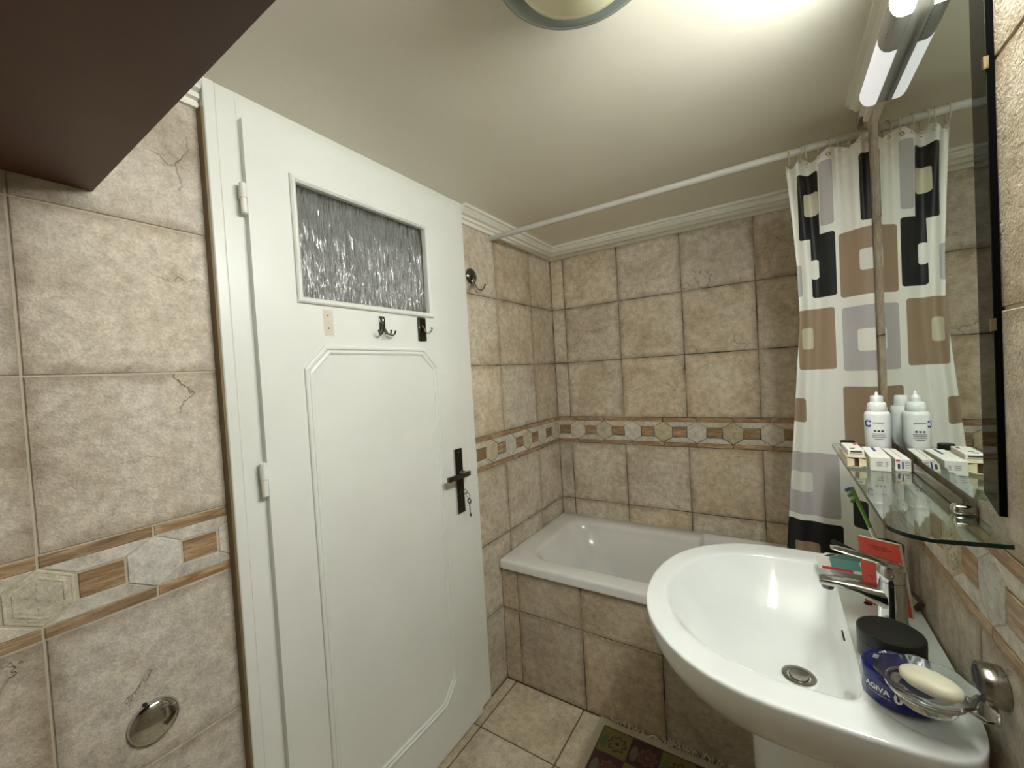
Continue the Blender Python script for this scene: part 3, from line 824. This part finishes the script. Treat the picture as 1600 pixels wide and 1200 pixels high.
# ---------------------------------------------------------------- washbasin
def dshape(cx, cy, af, ab, bb, nf, nb, z, N=112):
    out = []
    for i in range(N):
        a = 2 * PI * i / N
        c, s = math.cos(a), math.sin(a)
        n = nb if c > 0 else nf
        x = cx + math.copysign(abs(c) ** (2 / n), c) * (ab if c > 0 else af)
        y = cy + math.copysign(abs(s) ** (2 / n), s) * bb
        out.append(Vector((x, y, z)))
    return out
sink = empty('washbasin', (.09, 1.08, 0), 'white oval pedestal washbasin fixed under the mirror', 'washbasin')
SCY = 1.081; DR = Vector((.020, 1.081, .694))
def basin(b):
    N = 112
    out = lambda af, ab, bb, z, nb=7: dshape(0, SCY, af, ab, bb, 2.15, nb, z, N)
    def lerp_loops(A, B, f, z): return [Vector((p.x + (q.x - p.x) * f, p.y + (q.y - p.y) * f, z(f) if callable(z) else z)) for p, q in zip(A, B)]
    O = out(.2895, .2408, .3285, 0); I = dshape(0.0, SCY, .247, .106, .262, 2.1, 9, 0, N)
    loops = [out(.10, .2, .10, .664, 3), out(.16, .21, .17, .682, 3.5), out(.225, .225, .245, .722, 5), out(.265, .236, .300, .765), out(.284, .2400, .3225, .800), out(.2915, .2410, .3300, .828), out(.2935, .2412, .3325, .8475), out(.2935, .2412, .3325, .8515), out(.2920, .2410, .3310, .8545)]
    def zt(p):
        z = .8555
        # shallow soap recess in the near corner of the deck
        e = ((p.x - .175) / .062) ** 2 + ((p.y - .838) / .052) ** 2
        if e < 1: z -= .006 * min(1, (1 - e) * 3)
        return z
    for f in (0, .12, .25, .4, .55, .7, .82, .92, 1.0):
        lp = lerp_loops(O, I, f, 0)
        for p in lp: p.z = zt(p) - .003 * max(0, f - .75) / .25 * (f - .75) / .25
        loops.append(lp)
    for f, z in ((.99, .8485), (.975, .842), (.945, .830), (.89, .809), (.81, .781), (.70, .753), (.56, .728), (.42, .712), (.28, .702), (.20, .698), (.13, .6960)):
        lp = []
        for i, p in enumerate(I):
            a = math.atan2(p.y - DR.y, p.x - DR.x)
            r = (Vector((p.x, p.y, 0)) - Vector((DR.x, DR.y, 0))).length
            circ = Vector((DR.x + .247 * f * math.cos(a), DR.y + .247 * f * math.sin(a), 0))
            k = max(0, (.45 - f) / .45) * .9
            q = Vector((DR.x + (p.x - DR.x) * f, DR.y + (p.y - DR.y) * f, 0))
            # the back wall of the bowl stays steep
            if p.x > .06: q.x = DR.x + (p.x - DR.x) * (1 - (1 - f) ** 1.5) if f > .5 else q.x
            q = q.lerp(circ, k); q.z = z; lp.append(q)
        loops.append(lp)
    loft(b, loops, True, True, True)
part('basin', 'porcelain', sink, basin, True, sharp=70)
def pedestal(b):
    lp = []
    for z, af, ab, bb in ((0.001, .150, .12, .135), (.03, .150, .12, .135), (.07, .135, .115, .118), (.35, .132, .115, .115), (.55, .138, .12, .120), (.672, .145, .125, .135)):
        lp.append(dshape(.06, SCY, af, ab, bb, 2.0, 4, z, 48))
    loft(b, lp, True, True, True)
part('pedestal', 'porcelain', sink, pedestal, True, sharp=60)
dn = part('drain', 'steel_satin', sink, lambda b: (lathe(b, [(.033, .0), (.033, .004), (.030, .0055), (.022, .004), (.021, -.004)], DR + Vector((0, 0, .0005)), n=32, cap1=False)), True)
part('plug', 'steel_satin', dn, lambda b: lathe(b, [(.0195, -.004), (.0195, .004), (.018, .007), (.012, .0055)], DR + Vector((0, 0, .001)), n=28), True)
part('overflow_slot', 'rubber_black', sink, lambda b: box(b, .0958, .0990, 1.026, 1.062, .8335, .8352, .0003))
part('chain_hole', 'rubber_black', sink, lambda b: lathe(b, [(.0075, 0), (.0075, .0012)], (.154, 1.160, .8550), n=16))

# ---------------------------------------------------------------- faucet
fc = empty('faucet', (.183, 1.095, .856), 'chrome single-lever faucet on the washbasin deck', 'faucet')
FYC = 1.095
def fbody(b):
    lathe(b, [(.027, .8558), (.027, .860), (.024, .864), (.0225, .90), (.0225, .945)], (.183, FYC, 0), n=32)
part('body', 'chrome', fc, fbody, True)
def spout(b):
    # section grows from a flat tip to the body
    pts = [(.064, .921, .013, .0055), (.072, .922, .016, .0075), (.095, .922, .0175, .009), (.13, .918, .0185, .012), (.16, .910, .020, .018), (.178, .903, .021, .026)]
    loops = []
    for x, z, hw, hh in pts:
        loops.append([Vector((x, FYC + hw * math.copysign(abs(math.cos(a)) ** .6, math.cos(a)), z + hh * math.copysign(abs(math.sin(a)) ** .6, math.sin(a)))) for a in [2 * PI * k / 20 for k in range(20)]])
    loft(b, loops, True, True, True)
part('spout', 'chrome', fc, spout, True, sharp=60)
part('aerator', 'nickel_dark', fc, lambda b: lathe(b, [(.0105, .906), (.0115, .908), (.0115, .9175)], (.079, FYC, 0), n=20), True)
lv = part('cartridge_cap', 'chrome', fc, lambda b: lathe(b, [(.0215, .9452), (.0228, .9462), (.0228, .972), (.019, .979), (.010, .981)], (.183, FYC, 0), n=32), True)
def levr(b):
    pts = [(.202, .9725, .018, .005), (.183, .977, .0215, .0065), (.155, .984, .019, .005), (.125, .990, .0175, .0038), (.098, .995, .0155, .0032), (.086, .9965, .0105, .0026)]
    loops = []
    for x, z, hw, hh in pts:
        loops.append([Vector((x, FYC + hw * math.cos(a), z + hh * math.sin(a))) for a in [2 * PI * k / 20 for k in range(20)]])
    loft(b, loops, True, True, True)
part('lever', 'chrome', fc, levr, True)

# ---------------------------------------------------------------- glass shelf
SHZ = 1.158
SX0, SX1, SY0, SY1 = .128, XR - .0015, .762, 1.468
sh = empty('glass_shelf', (.19, 1.1, SHZ - .006), 'clear glass shelf with a chrome rail under the mirror', 'shelf')
def shelf_poly():
    p = [(SX1, SY0), (SX1, SY1), (SX0 + .02, SY1)]
    p += [(SX0 + .02 - .02 * math.sin(a), SY1 - .02 + .02 * math.cos(a)) for a in [PI / 2 * k / 6 for k in range(1, 7)]]
    r = .045
    p += [(SX0 + r - r * math.cos(a), SY0 + r - .012 - (r - .0) * math.sin(a)) for a in [PI / 2 * k / 10 for k in range(0, 11)]]
    p[-1] = (SX0 + r, SY0 - .012)
    return p
part('glass_plate', 'shelf_glass', sh, lambda b: prism(b, shelf_poly(), SHZ - .006, SHZ, lambda u, v, w_: Vector((u, v, w_))))['label'] = 'clear glass plate with green edge'
def edge_strip(b):
    p = [Vector((u, v, 0)) for u, v in shelf_poly()]
    c = sum(p, Vector()) / len(p)
    p = p[2:] + [p[0]]
    inn = [q + Vector((math.copysign(.0002, q.x - c.x), math.copysign(.0002, q.y - c.y), 0)) for q in p]
    out_ = [q + Vector((math.copysign(.0009, q.x - c.x) if abs(q.x - SX1) > .001 else 0, math.copysign(.0009, q.y - c.y), 0)) for q in p]
    L = [[b.verts.new((q.x, q.y, z)) for q in ring] for ring, z in ((inn, SHZ - .0061), (out_, SHZ - .0056), (out_, SHZ - .0004), (inn, SHZ + .0001))]
    for a, c_ in zip(L, L[1:]):
        for i in range(len(p) - 1): b.faces.new((a[i], a[i + 1], c_[i + 1], c_[i]))
simple('glass_edge_dark', (16, 34, 28), 0.15)
part('glass_edge', 'glass_edge_dark', sh, edge_strip)['label'] = 'dark green polished glass edge'
part('rail', 'steel_satin', sh, lambda b: (box(b, .2320, XR - .0106, .888, 1.44, SHZ + .0005, SHZ + .020, .002, 2), box(b, .2300, XR - .001, .888, 1.44, SHZ - .016, SHZ - .0065, .002)), True)
for ya in (.868, 1.44):
    part('rail_end_cap', 'chrome', sh, lambda b: (box(b, .2185, XR - .001, ya, ya + .0195, SHZ + .0004, SHZ + .0150, .005, 3), box(b, .2185, XR - .001, ya, ya + .0195, SHZ - .020, SHZ - .0064, .005, 3)), True)

# ---------------------------------------------------------------- things on the shelf
def bottle(x, y, label, front=True):
    bt = empty('bottle', (x, y, SHZ), label, 'bottle', 'white solution bottles on the glass shelf')
    if front:
        part('body', 'white_plastic', bt, lambda b: lathe(b, [(.0228, .0004), (.0244, .003), (.0246, .101), (.0236, .107), (.0205, .1105), (.0165, .1118)], (x, y, SHZ), n=36), True, sharp=50)
        part('collar', 'white_plastic', bt, lambda b: lathe(b, [(.0178, .1120), (.0186, .1135), (.0172, .129), (.0145, .1322), (.009, .133)], (x, y, SHZ), n=32), True, sharp=50)
        part('nozzle_cap', 'white_plastic', bt, lambda b: lathe(b, [(.0093, .1331), (.0093, .141), (.0082, .1465), (.0040, .149), (.0032, .153), (.0024, .1575), (.001, .1585)], (x, y, SHZ), n=28), True, sharp=50)
    else:
        part('body', 'white_plastic', bt, lambda b: lathe(b, [(.0190, .0004), (.0204, .003)] + [(.0206 - .0009 * (k % 2), .02 + .011 * k) for k in range(8)] + [(.0206, .110), (.018, .116), (.011, .118)], (x, y, SHZ), n=32), True)
        part('flat_cap', 'white_plastic', bt, lambda b: lathe(b, [(.0128, .1182), (.0134, .120), (.0128, .140), (.011, .1425), (.004, .143)], (x, y, SHZ), n=28), True)
    if front:
        def cyl(a0):
            return lambda u, v: Vector((x + .0251 * math.sin(a0 + u / .025), y - .0251 * math.cos(a0 + u / .025), SHZ + v))
        f = cyl(-.15)
        f1 = cyl(-.95)
        obj('emblem', text_bm('C', .022, lambda u, v: f1(u * 1.0, v + .082), .05), 'ink_blue', bt)['label'] = 'blue emblem'
        def lines(b):
            rr = random.Random(5)
            for k, (z, hw) in enumerate(((.085, .011), (.066, .009), (.0655, .009), (.059, .013), (.055, .012), (.051, .013), (.046, .008))):
                h2 = .0018 if k in (1, 2) else .0006
                seg = 8
                lo = [b.verts.new(f(-hw + 2 * hw * i / seg + .002, z - h2)) for i in range(seg + 1)]; hi = [b.verts.new(f(-hw + 2 * hw * i / seg + .002, z + h2)) for i in range(seg + 1)]
                for i in range(seg):
                    if k in (1, 2) and i % 3 == 2: continue
                    b.faces.new((lo[i], lo[i + 1], hi[i + 1], hi[i]))
        part('printed_text', 'ink', bt, lines)
        f2 = cyl(-.3)
        def band(b):
            lo = [b.verts.new(f2(-.004 + .010 * i / 4, .012)) for i in range(5)]; hi = [b.verts.new(f2(-.004 + .010 * i / 4, .020)) for i in range(5)]
            for i in range(4): b.faces.new((lo[i], lo[i + 1], hi[i + 1], hi[i]))
        part('printed_band', 'ink_blue', bt, band)
    return bt
bottle(.2025, 1.300, 'white plastic bottle with pointed nozzle and blue emblem on the glass shelf')
bottle(.2140, 1.372, 'ribbed white bottle with a flat cap standing behind the blue-emblem bottle', False)

def carton(name, label, x0, x1, y0, y1, z0, h, mat, lines, rotz=0.0, group='small cartons on the glass shelf', open_front=False):
    c = Vector(((x0 + x1) / 2, (y0 + y1) / 2, z0))
    bx_ = empty(name, c, label, 'box', group)
    bx_.rotation_euler.z = rotz
    th = .0007
    if not open_front:
        part('carton', mat, bx_, lambda b: box(b, x0, x1, y0, y1, z0 + .0004, z0 + h, .0008))
    else:
        def sleeve(b):
            for q in ((x0, x1, y0, y1, z0 + .0004, z0 + .0012), (x0, x1, y0, y1, z0 + h - .0008, z0 + h), (x0, x0 + th, y0, y1, z0 + .0012, z0 + h - .0008), (x1 - th, x1, y0, y1, z0 + .0012, z0 + h - .0008), (x0 + th, x1 - th, y1 - th, y1, z0 + .0012, z0 + h - .0008)): box(b, *q)
        part('carton', mat, bx_, sleeve)
        part('flap', mat, bx_, lambda b: prism(b, [(x0, y0), (x1, y0), (x1 - .003, y0 - .014), (x0 + .003, y0 - .014)], 0, .0006, lambda u, v, w_: Vector((u, v, z0 + .0008 + w_ + (y0 - v) * .25))))
        part('dark_inside', 'box_inside', bx_, lambda b: box(b, x0 + .001, x1 - .001, y0 + .012, y1 - .002, z0 + .0014, z0 + h - .001))
    for side, mt, quads in lines:
        def fn(b):
            for (a0, a1, c0, c1) in quads:
                if side == 'front': box(b, x0 + (x1 - x0) * a0, x0 + (x1 - x0) * a1, y0 - .0002, y0 + .0004, z0 + h * c0, z0 + h * c1)
                else: box(b, x0 + (x1 - x0) * a0, x0 + (x1 - x0) * a1, y0 + (y1 - y0) * c0, y0 + (y1 - y0) * c1, z0 + h - .0004, z0 + h + .0002)
        part('printed_text', mt, bx_, fn)['kind'] = 'stuff'
    return bx_
oc = carton('medicine_carton', 'open cream carton with an empty dark inside on the glass shelf', .127, .160, 1.158, 1.285, SHZ, .024, 'box_cream', [], 0, open_front=True)
for s in (0, 1):
    xa = .1275 if s == 0 else .1475
    b = BM(); prism(b, [(xa, SHZ + .003), (xa + .012, SHZ + .006), (xa + .012, SHZ + .020), (xa, SHZ + .0225)], 0, .0006, lambda u, v, w_: Vector((u, 1.156 - w_, v)))
    obj('side_flap', b, 'box_cream', oc)
carton('medicine_carton', 'small white carton lying on top of the open cream carton', .129, .158, 1.172, 1.262, SHZ + .0242, .014, 'box_white',
       [('front', 'ink', [(.15, .85, .55, .78), (.1, .9, .30, .38)]), ('top', 'ink', [(.2, .5, .12, .22), (.3, .6, .3, .36)]), ('top', 'paper_crimson', [(.7, .9, .7, .9)])], .03)
carton('medicine_carton', 'plain white carton between the open cream carton and the torn carton', .1650, .1985, 1.138, 1.262, SHZ, .030, 'box_white',
       [('front', 'ink', [(.3, .6, .62, .66), (.3, .55, .50, .54), (.3, .6, .38, .42), (.72, .85, .62, .66), (.72, .85, .50, .54), (.72, .82, .38, .42)]), ('top', 'ink_blue', [(.45, .6, .55, .95)])], -.02)
c3 = carton('medicine_carton', 'white carton with red and blue print and torn front beside the shelf rail', .2040, .2290, 1.150, 1.272, SHZ, .026, 'box_white',
       [('front', 'paper_crimson', [(.05, .3, .82, .94)]), ('front', 'ink_blue', [(.42, .52, .2, .8)]), ('front', 'ink', [(.6, .9, .3, .34), (.6, .9, .5, .54), (.6, .9, .7, .74), (.15, .3, .2, .6)]), ('top', 'rust', [(.0, .04, .05, .95)]), ('top', 'rust', [(.5, .54, .05, .95)])], .02)
b = BM(); torus(b, (.2165, 1.147, SHZ + .0015), (0, 0, 1), .011, .0007, 20, 5, PI, 2 * PI); obj('torn_flap', b, 'box_cream', c3)
jr = empty('small_pot', (.148, 1.325, SHZ), 'small black-capped pot behind the cartons on the glass shelf', 'pot')
part('pot', 'white_plastic', jr, lambda b: lathe(b, [(.013, .0004), (.014, .002), (.014, .016), (.012, .018)], (.148, 1.325, SHZ), n=24), True)
part('cap', 'black_plastic', jr, lambda b: lathe(b, [(.0148, .0182), (.0148, .032), (.013, .033)], (.148, 1.325, SHZ), n=24), True)

# ---------------------------------------------------------------- things on the washbasin
BZ = .8564
def tin(name, label, x, y, r, h, mb, ml, zb=BZ):
    o = empty(name, (x, y, zb), label, 'jar')
    part('jar', mb, o, lambda b: lathe(b, [(r - .003, .0003), (r, .002), (r, h * .62), (r - .0012, h * .63)], (x, y, zb), n=48), True)
    part('lid', ml, o, lambda b: lathe(b, [(r - .0004, h * .635), (r + .0003, h * .645), (r + .0003, h - .003), (r - .001, h - .0008), (r - .004, h), (r - .006, h - .001)], (x, y, zb), n=48), True)
    return o
tin('black_jar', 'plain matt black round jar beside the faucet', .157, .963, .0475, .052, 'black_plastic', 'black_plastic')
bx, by, brr, bh = .1500, .868, .0470, .046
bj = tin('blue_jar', 'round blue hair wax jar with silver lettering beside the soap dish', bx, by, brr, bh, 'tin_blue', 'tin_blue', zb=.8530)
def oncyl(a0, zc):
    return lambda u, v: Vector((bx + (brr + .0006) * math.sin(a0 + u / brr), by - (brr + .0006) * math.cos(a0 + u / brr), .853 + zc + v))
obj('lettering', text_bm('AGIVA', .0118, (lambda f: lambda u, v: f(u, v))(oncyl(-.78, .024)), .035), 'ink_white', bj)
obj('lettering', text_bm('0', .021, (lambda f: lambda u, v: f(u, v))(oncyl(-.20, .022)), .035), 'ink_white', bj)
f = oncyl(-.74, .0155)
part('printed_text', 'ink_white', bj, lambda b: [b.faces.new([b.verts.new(f(u, v)) for u, v in ((u0, -.0004), (u0 + .004, -.0004), (u0 + .004, .0004), (u0, .0004))]) for u0 in [-.014 + .0045 * k for k in range(7)]])
ca, sa = math.cos(-.35), math.sin(-.35)
topf = lambda ox, oy: (lambda u, v: Vector((bx + (u + ox) * ca - (v + oy) * sa, by + (u + ox) * sa + (v + oy) * ca, .853 + bh + .0003)))
part('lid_disc', 'tin_blue_dark', bj, lambda b: lathe(b, [(brr - .007, .0), (brr - .007, .0008)], (bx, by, .853 + bh - .0006), n=40))
obj('lettering', text_bm('AGIVA', .020, topf(.000, .027)), 'ink_white', bj)
part('printed_text', 'ink_white', bj, lambda b: [b.faces.new([b.verts.new(topf(0, 0)(u, v)) for u, v in ((-.033, v0), (-.015, v0), (-.015, v0 + .0016), (-.033, v0 + .0016))]) for v0 in (.006, .009, .012, .002)])

# red packet leaning by the wall
rp = empty('red_packet', (.176, 1.16, BZ), 'red orange flat packet standing behind the faucet by the wall', 'packet')
def redpk(b, off=0.0, th=.012, inset=0.0):
    P = [Vector((.220, 1.128, BZ)), Vector((.150, 1.168, BZ)), Vector((.143, 1.182, .9985)), Vector((.2065, 1.150, 1.0)) ]
    nrm = (P[1] - P[0]).cross(P[3] - P[0]).normalized()
    if nrm.y > 0: nrm = -nrm
    a = [b.verts.new(p) for p in P]; c = [b.verts.new(p - nrm * th) for p in P]
    b.faces.new(a).material_index = 0
    b.faces.new(list(reversed(c))).material_index = 0
    for i in range(4):
        b.faces.new((a[i], a[(i + 1) % 4], c[(i + 1) % 4], c[i])).material_index = 1
    return P, nrm
part('packet', ['paper_red', 'paper_white'], rp, lambda b: redpk(b))
def redtext(b, rows):
    bb2 = BM(); P, nrm = redpk(bb2); bb2.free()
    g = lambda u, v: (P[1].lerp(P[0], u)).lerp(P[2].lerp(P[3], u), v) + nrm * .0004
    for v0, u0, u1 in rows:
        b.faces.new([b.verts.new(g(*q)) for q in ((u0, v0), (u1, v0), (u1, v0 + .010), (u0, v0 + .010))])
simple('ink_red', (120, 34, 28), 0.6)
part('printed_text', 'ink_red', rp, lambda b: redtext(b, ((.90, .25, .72), (.875, .3, .8), (.85, .28, .7))))
part('printed_text', 'ink_red', rp, lambda b: redtext(b, ((.42, .15, .85), (.40, .2, .8))))
# patterned tube lying at the far side
tp = empty('toothpaste_carton', (.135, 1.29, BZ), 'white toothpaste carton with teal and red print behind the faucet', 'carton')
rot = Matrix.Translation((.135, 1.29, BZ)) @ Matrix.Rotation(math.radians(-38), 4, 'Z') @ Matrix.Rotation(math.radians(-14), 4, 'Y')
def tpb(x0, x1, y0, y1, z0, z1): return lambda b: box(b, x0, x1, y0, y1, z0, z1, mat=rot)
part('carton', 'paper_white', tp, tpb(-.055, .055, -.021, .021, .013, .043))
part('print', 'paper_teal', tp, tpb(-.02, .05, -.0214, .0214, .0205, .0434))
part('print', 'paper_crimson', tp, tpb(-.045, .03, -.0216, .0, .014, .0205))
part('print', 'ink', tp, tpb(-.04, -.024, -.012, .012, .0424, .0436))
# tumbler with toothbrush
cp = empty('tumbler', (.2035, 1.252, BZ), 'dark brown tumbler on the far end of the washbasin', 'tumbler')
part('cup', 'cup_brown', cp, lambda b: lathe(b, [(.024, .0004), (.026, .003), (.0305, .108), (.0285, .108), (.0245, .006), (.004, .005)], (.2035, 1.252, BZ), n=36), True)
tb = empty('toothbrush', (.2110, 1.255, BZ + .008), 'green and white toothbrush leaning out of the tumbler', 'toothbrush')
A = Vector((.2215, 1.2560, BZ + .010)); Hd = Vector((.139, 1.215, 1.098)); dd = (Hd - A)
part('handle', 'brush_white', tb, lambda b: tube(b, [A, A + dd * .25, A + dd * .45, A + dd * .62], [.0050, .0055, .0050, .0042], 10), True)
part('neck', 'brush_green', tb, lambda b: tube(b, [A + dd * .60, A + dd * .70, A + dd * .82, A + dd * 1.0], [.0046, .0040, .0042, .0052], 10), True)
pv = Vector((-.75, -.35, -.35)).normalized()
for k in range(5):
    c0 = A + dd * (.88 + .03 * k)
    part('bristles', 'bristle_blue' if k == 4 else ('bristle_white' if k % 2 else 'brush_green'), tb, lambda b: tube(b, [c0 + pv * .003, c0 + pv * .014], .0032, 6))
# small dark razor beside the red packet
rz = empty('razor', (.228, 1.165, BZ), 'small grey plastic razor head beside the red packet', 'razor')
mr = Matrix.Translation((.232, 1.175, BZ + .016)) @ Matrix.Rotation(.6, 4, 'Y') @ Matrix.Rotation(.3, 4, 'Z')
part('head', 'razor_grey', rz, lambda b: box(b, -.006, .006, -.018, .018, -.010, .012, .002, mat=mr))
part('blade', 'steel_satin', rz, lambda b: box(b, -.0075, -.0062, -.015, .015, -.006, .008, mat=mr))
# dark hair comb seen past the lever
cm = empty('hair_brush', (.150, 1.325, BZ), 'dark hair brush lying behind the faucet lever', 'brush')
part('handle', 'black_plastic', cm, lambda b: tube(b, [(.112, 1.365, BZ + .055), (.14, 1.345, BZ + .048), (.17, 1.330, BZ + .035), (.195, 1.318, BZ + .016)], [.006, .007, .009, .012], 10), True)
part('bristle_pad', 'cup_brown', cm, lambda b: [tube(b, [(.155 + .006 * k, 1.338 - .003 * k, BZ + .036 - .004 * k), (.148 + .006 * k, 1.322 - .003 * k, BZ + .020 - .0035 * k)], .0022, 6) for k in range(6)])

# ---------------------------------------------------------------- soap dish on its wall holder
dy, dz = .806, .944
hd = empty('soap_holder', (XR, dy, dz), 'round chrome wall bracket with a wire ring for the soap dish', 'soap holder')
part('wall_disc', 'steel_satin', hd, lambda b: lathe(b, [(.0265, .0008), (.0275, .002), (.0275, .0215), (.0258, .0245), (.023, .0250), (.021, .0236), (.004, .0230)], (XR, dy, dz), (-1, 0, 0), 36), True)
DC = Vector((.166, .800, .926))
part('wire_ring', 'chrome', hd, lambda b: torus(b, DC + Vector((0, 0, -.010)), (0, 0, 1), .0415, .0026, 40, 8), True)
part('wire_arm', 'chrome', hd, lambda b: (tube(b, [DC + Vector((.038, -.018, -.010)), (.218, .768, .914), (.2275, .768, .915), (.2315, .776, .920), (.2300, .790, .926)], .0032, 8), tube(b, [DC + Vector((.041, .004, -.010)), (.214, .800, .918), (.2208, .803, .924)], .0028, 8)), True)
ds = empty('soap_dish', DC, 'clear glass soap dish resting in the chrome ring', 'dish')
def dish(b):
    n = 48; loops = []
    prof = [(.020, -.030), (.030, -.030), (.034, -.026), (.0345, -.016), (.0375, -.0072), (.0445, -.002), (.0525, .0035), (.0545, .0050), (.0540, .0068), (.0515, .0065), (.043, .0005), (.033, -.006), (.020, -.010), (.004, -.011)]
    for r, h in prof:
        lp = []
        for k in range(n):
            a = 2 * PI * k / n
            rr = r * (1 + (.035 * math.cos(8 * a) * min(1, max(0, (r - .044) / .010))))
            lp.append(DC + Vector((rr * math.cos(a), rr * math.sin(a), h)))
        loops.append(lp)
    loft(b, loops, True, True, True)
part('bowl', 'dish_glass', ds, dish, True, sharp=60)
sp_ = BM()
def soapf(b):
    rot = Matrix.Rotation(-.55, 4, 'Z')
    loops = []
    for s, z in ((.55, .0), (.85, .0035), (.97, .008), (1.0, .0125), (.96, .017), (.82, .0208), (.5, .0235), (.15, .0242)):
        lp = []
        for k in range(40):
            a = 2 * PI * k / 40
            c_, s_ = math.cos(a), math.sin(a)
            v = Vector((.0345 * s * math.copysign(abs(c_) ** .88, c_), .0215 * s * math.copysign(abs(s_) ** .88, s_), z))
            lp.append(rot @ v + DC + Vector((.006, .000, -.0088)))
        loops.append(lp)
    loft(b, loops, True, True, True)
soapf(sp_)
tag(obj('soap_bar', sp_, 'soap', None, True, origin=DC), 'cream oval bar of soap in the glass dish', 'soap')

# ---------------------------------------------------------------- rug
def rug_mat():
    t = NT('rug_print')
    tc = t.new('ShaderNodeTexCoord').outputs['Object']
    sp = t.new('ShaderNodeSeparateXYZ'); t.link(tc, sp.inputs[0])
    Wc = .110
    u = t.math('DIVIDE', t.math('SUBTRACT', sp.outputs[0], .030), Wc); v = t.math('DIVIDE', t.math('SUBTRACT', -.034, sp.outputs[1]), Wc)
    fu, fv = t.math('FLOOR', u), t.math('FLOOR', v)
    par = t.math('MODULO', t.math('ABSOLUTE', t.math('ADD', fu, fv)), 2.0)
    wv = t.noise(tc, 180, 3)
    olive = t.mix(t.math('MULTIPLY', wv, .5), lin((128, 118, 72)), lin((104, 96, 62)))
    plum = t.mix(t.math('MULTIPLY', wv, .6), lin((88, 66, 66)), lin((68, 52, 54)))
    col = t.mix(par, olive, plum)
    lu = t.math('SUBTRACT', t.math('SUBTRACT', u, fu), .60); lv_ = t.math('SUBTRACT', t.math('SUBTRACT', v, fv), .52)
    r = t.math('SQRT', t.math('ADD', t.math('MULTIPLY', lu, lu), t.math('MULTIPLY', lv_, lv_)))
    ang = t.math('ARCTAN2', lv_, lu)
    pet = t.math('ADD', .20, t.math('MULTIPLY', t.math('ABSOLUTE', t.math('COSINE', t.math('MULTIPLY', ang, 4.0))), .10))
    flower = t.math('LESS_THAN', r, pet)
    outl = t.math('LESS_THAN', t.math('ABSOLUTE', t.math('SUBTRACT', r, pet)), .026)
    cen = t.math('LESS_THAN', r, .07)
    fcol = t.mix(par, lin((122, 110, 78)), lin((100, 72, 68)))
    ocol = t.mix(par, lin((74, 64, 48)), lin((112, 92, 84)))
    col = t.mix(flower, col, fcol); col = t.mix(outl, col, ocol); col = t.mix(cen, col, ocol)
    # leaf beside the flower
    la, lb_ = t.math('SUBTRACT', lu, -.42), t.math('SUBTRACT', lv_, .05)
    e = t.math('ADD', t.math('MULTIPLY', t.math('MULTIPLY', la, la), 70.0), t.math('MULTIPLY', t.math('MULTIPLY', lb_, lb_), 12.0))
    col = t.mix(t.math('LESS_THAN', e, 1.0), col, t.mix(par, lin((96, 108, 76)), lin((112, 104, 88))))
    # cream border
    inb = t.math('MULTIPLY', t.math('GREATER_THAN', sp.outputs[0], .030), t.math('LESS_THAN', sp.outputs[1], -.034))
    inb = t.math('MULTIPLY', inb, t.math('LESS_THAN', sp.outputs[0], .030 + Wc * 4))
    col = t.mix(inb, lin((186, 176, 154)), col)
    dk = t.math('MULTIPLY', t.math('LESS_THAN', t.math('ABSOLUTE', t.math('SUBTRACT', sp.outputs[0], .029)), .0022), t.math('LESS_THAN', sp.outputs[1], -.032))
    dk2 = t.math('MULTIPLY', t.math('LESS_THAN', t.math('ABSOLUTE', t.math('ADD', sp.outputs[1], .033)), .0022), t.math('GREATER_THAN', sp.outputs[0], .028))
    col = t.mix(t.math('MAXIMUM', dk, dk2), col, lin((84, 76, 62)))
    t.link(col, t.b.inputs['Base Color']); t.set(rough=0.9, spec=0.1)
    t.bump(t.noise(tc, 420, 3), 0.6, 0.002); M['rug_print'] = t.m
rug_mat()
RGX, RGY = -.642, 1.511
rug = empty('bath_rug', (RGX, RGY, 0), 'flat woven rug with olive and plum flower squares and a cream fringe', 'rug')
def rugm(b):
    nx, ny = 40, 40; x0, x1, y0, y1 = RGX, RGX + .50, RGY - .80, RGY
    g = []
    for i in range(nx + 1):
        row = []
        for j in range(ny + 1):
            x, y = x0 + (x1 - x0) * i / nx, y0 + (y1 - y0) * j / ny
            z = .0065 + .0015 * math.sin(x * 31) * math.sin(y * 23 + 1)
            row.append(b.verts.new((x, y, z)))
        g.append(row)
    for i in range(nx):
        for j in range(ny): b.faces.new((g[i][j], g[i + 1][j], g[i + 1][j + 1], g[i][j + 1]))
    edge = [e for e in b.edges if e.is_boundary]
    r = bmesh.ops.extrude_edge_only(b, edges=edge)
    for v in r['geom']:
        if isinstance(v, bmesh.types.BMVert): v.co.z = .0008
part('mat', 'rug_print', rug, rugm, True)
def fringe(b):
    rr = random.Random(11)
    for k in range(90):
        x = RGX + .045 + (.455) * k / 90 + rr.uniform(-.004, .004)
        y = RGY - .006
        dx = rr.uniform(-.016, .016)
        hgt = rr.uniform(.006, .026)
        if rr.random() < .3: continue
        tube(b, [(x, y, .0075), (x + dx * .4, y + .001, .009 + hgt * .6), (x + dx, y + .004, .009 + hgt), (x + dx * 1.7, y + .003, .008 + hgt * .3)], .0017, 4)
fg = part('fringe', 'fringe', rug, fringe); fg['kind'] = 'stuff'
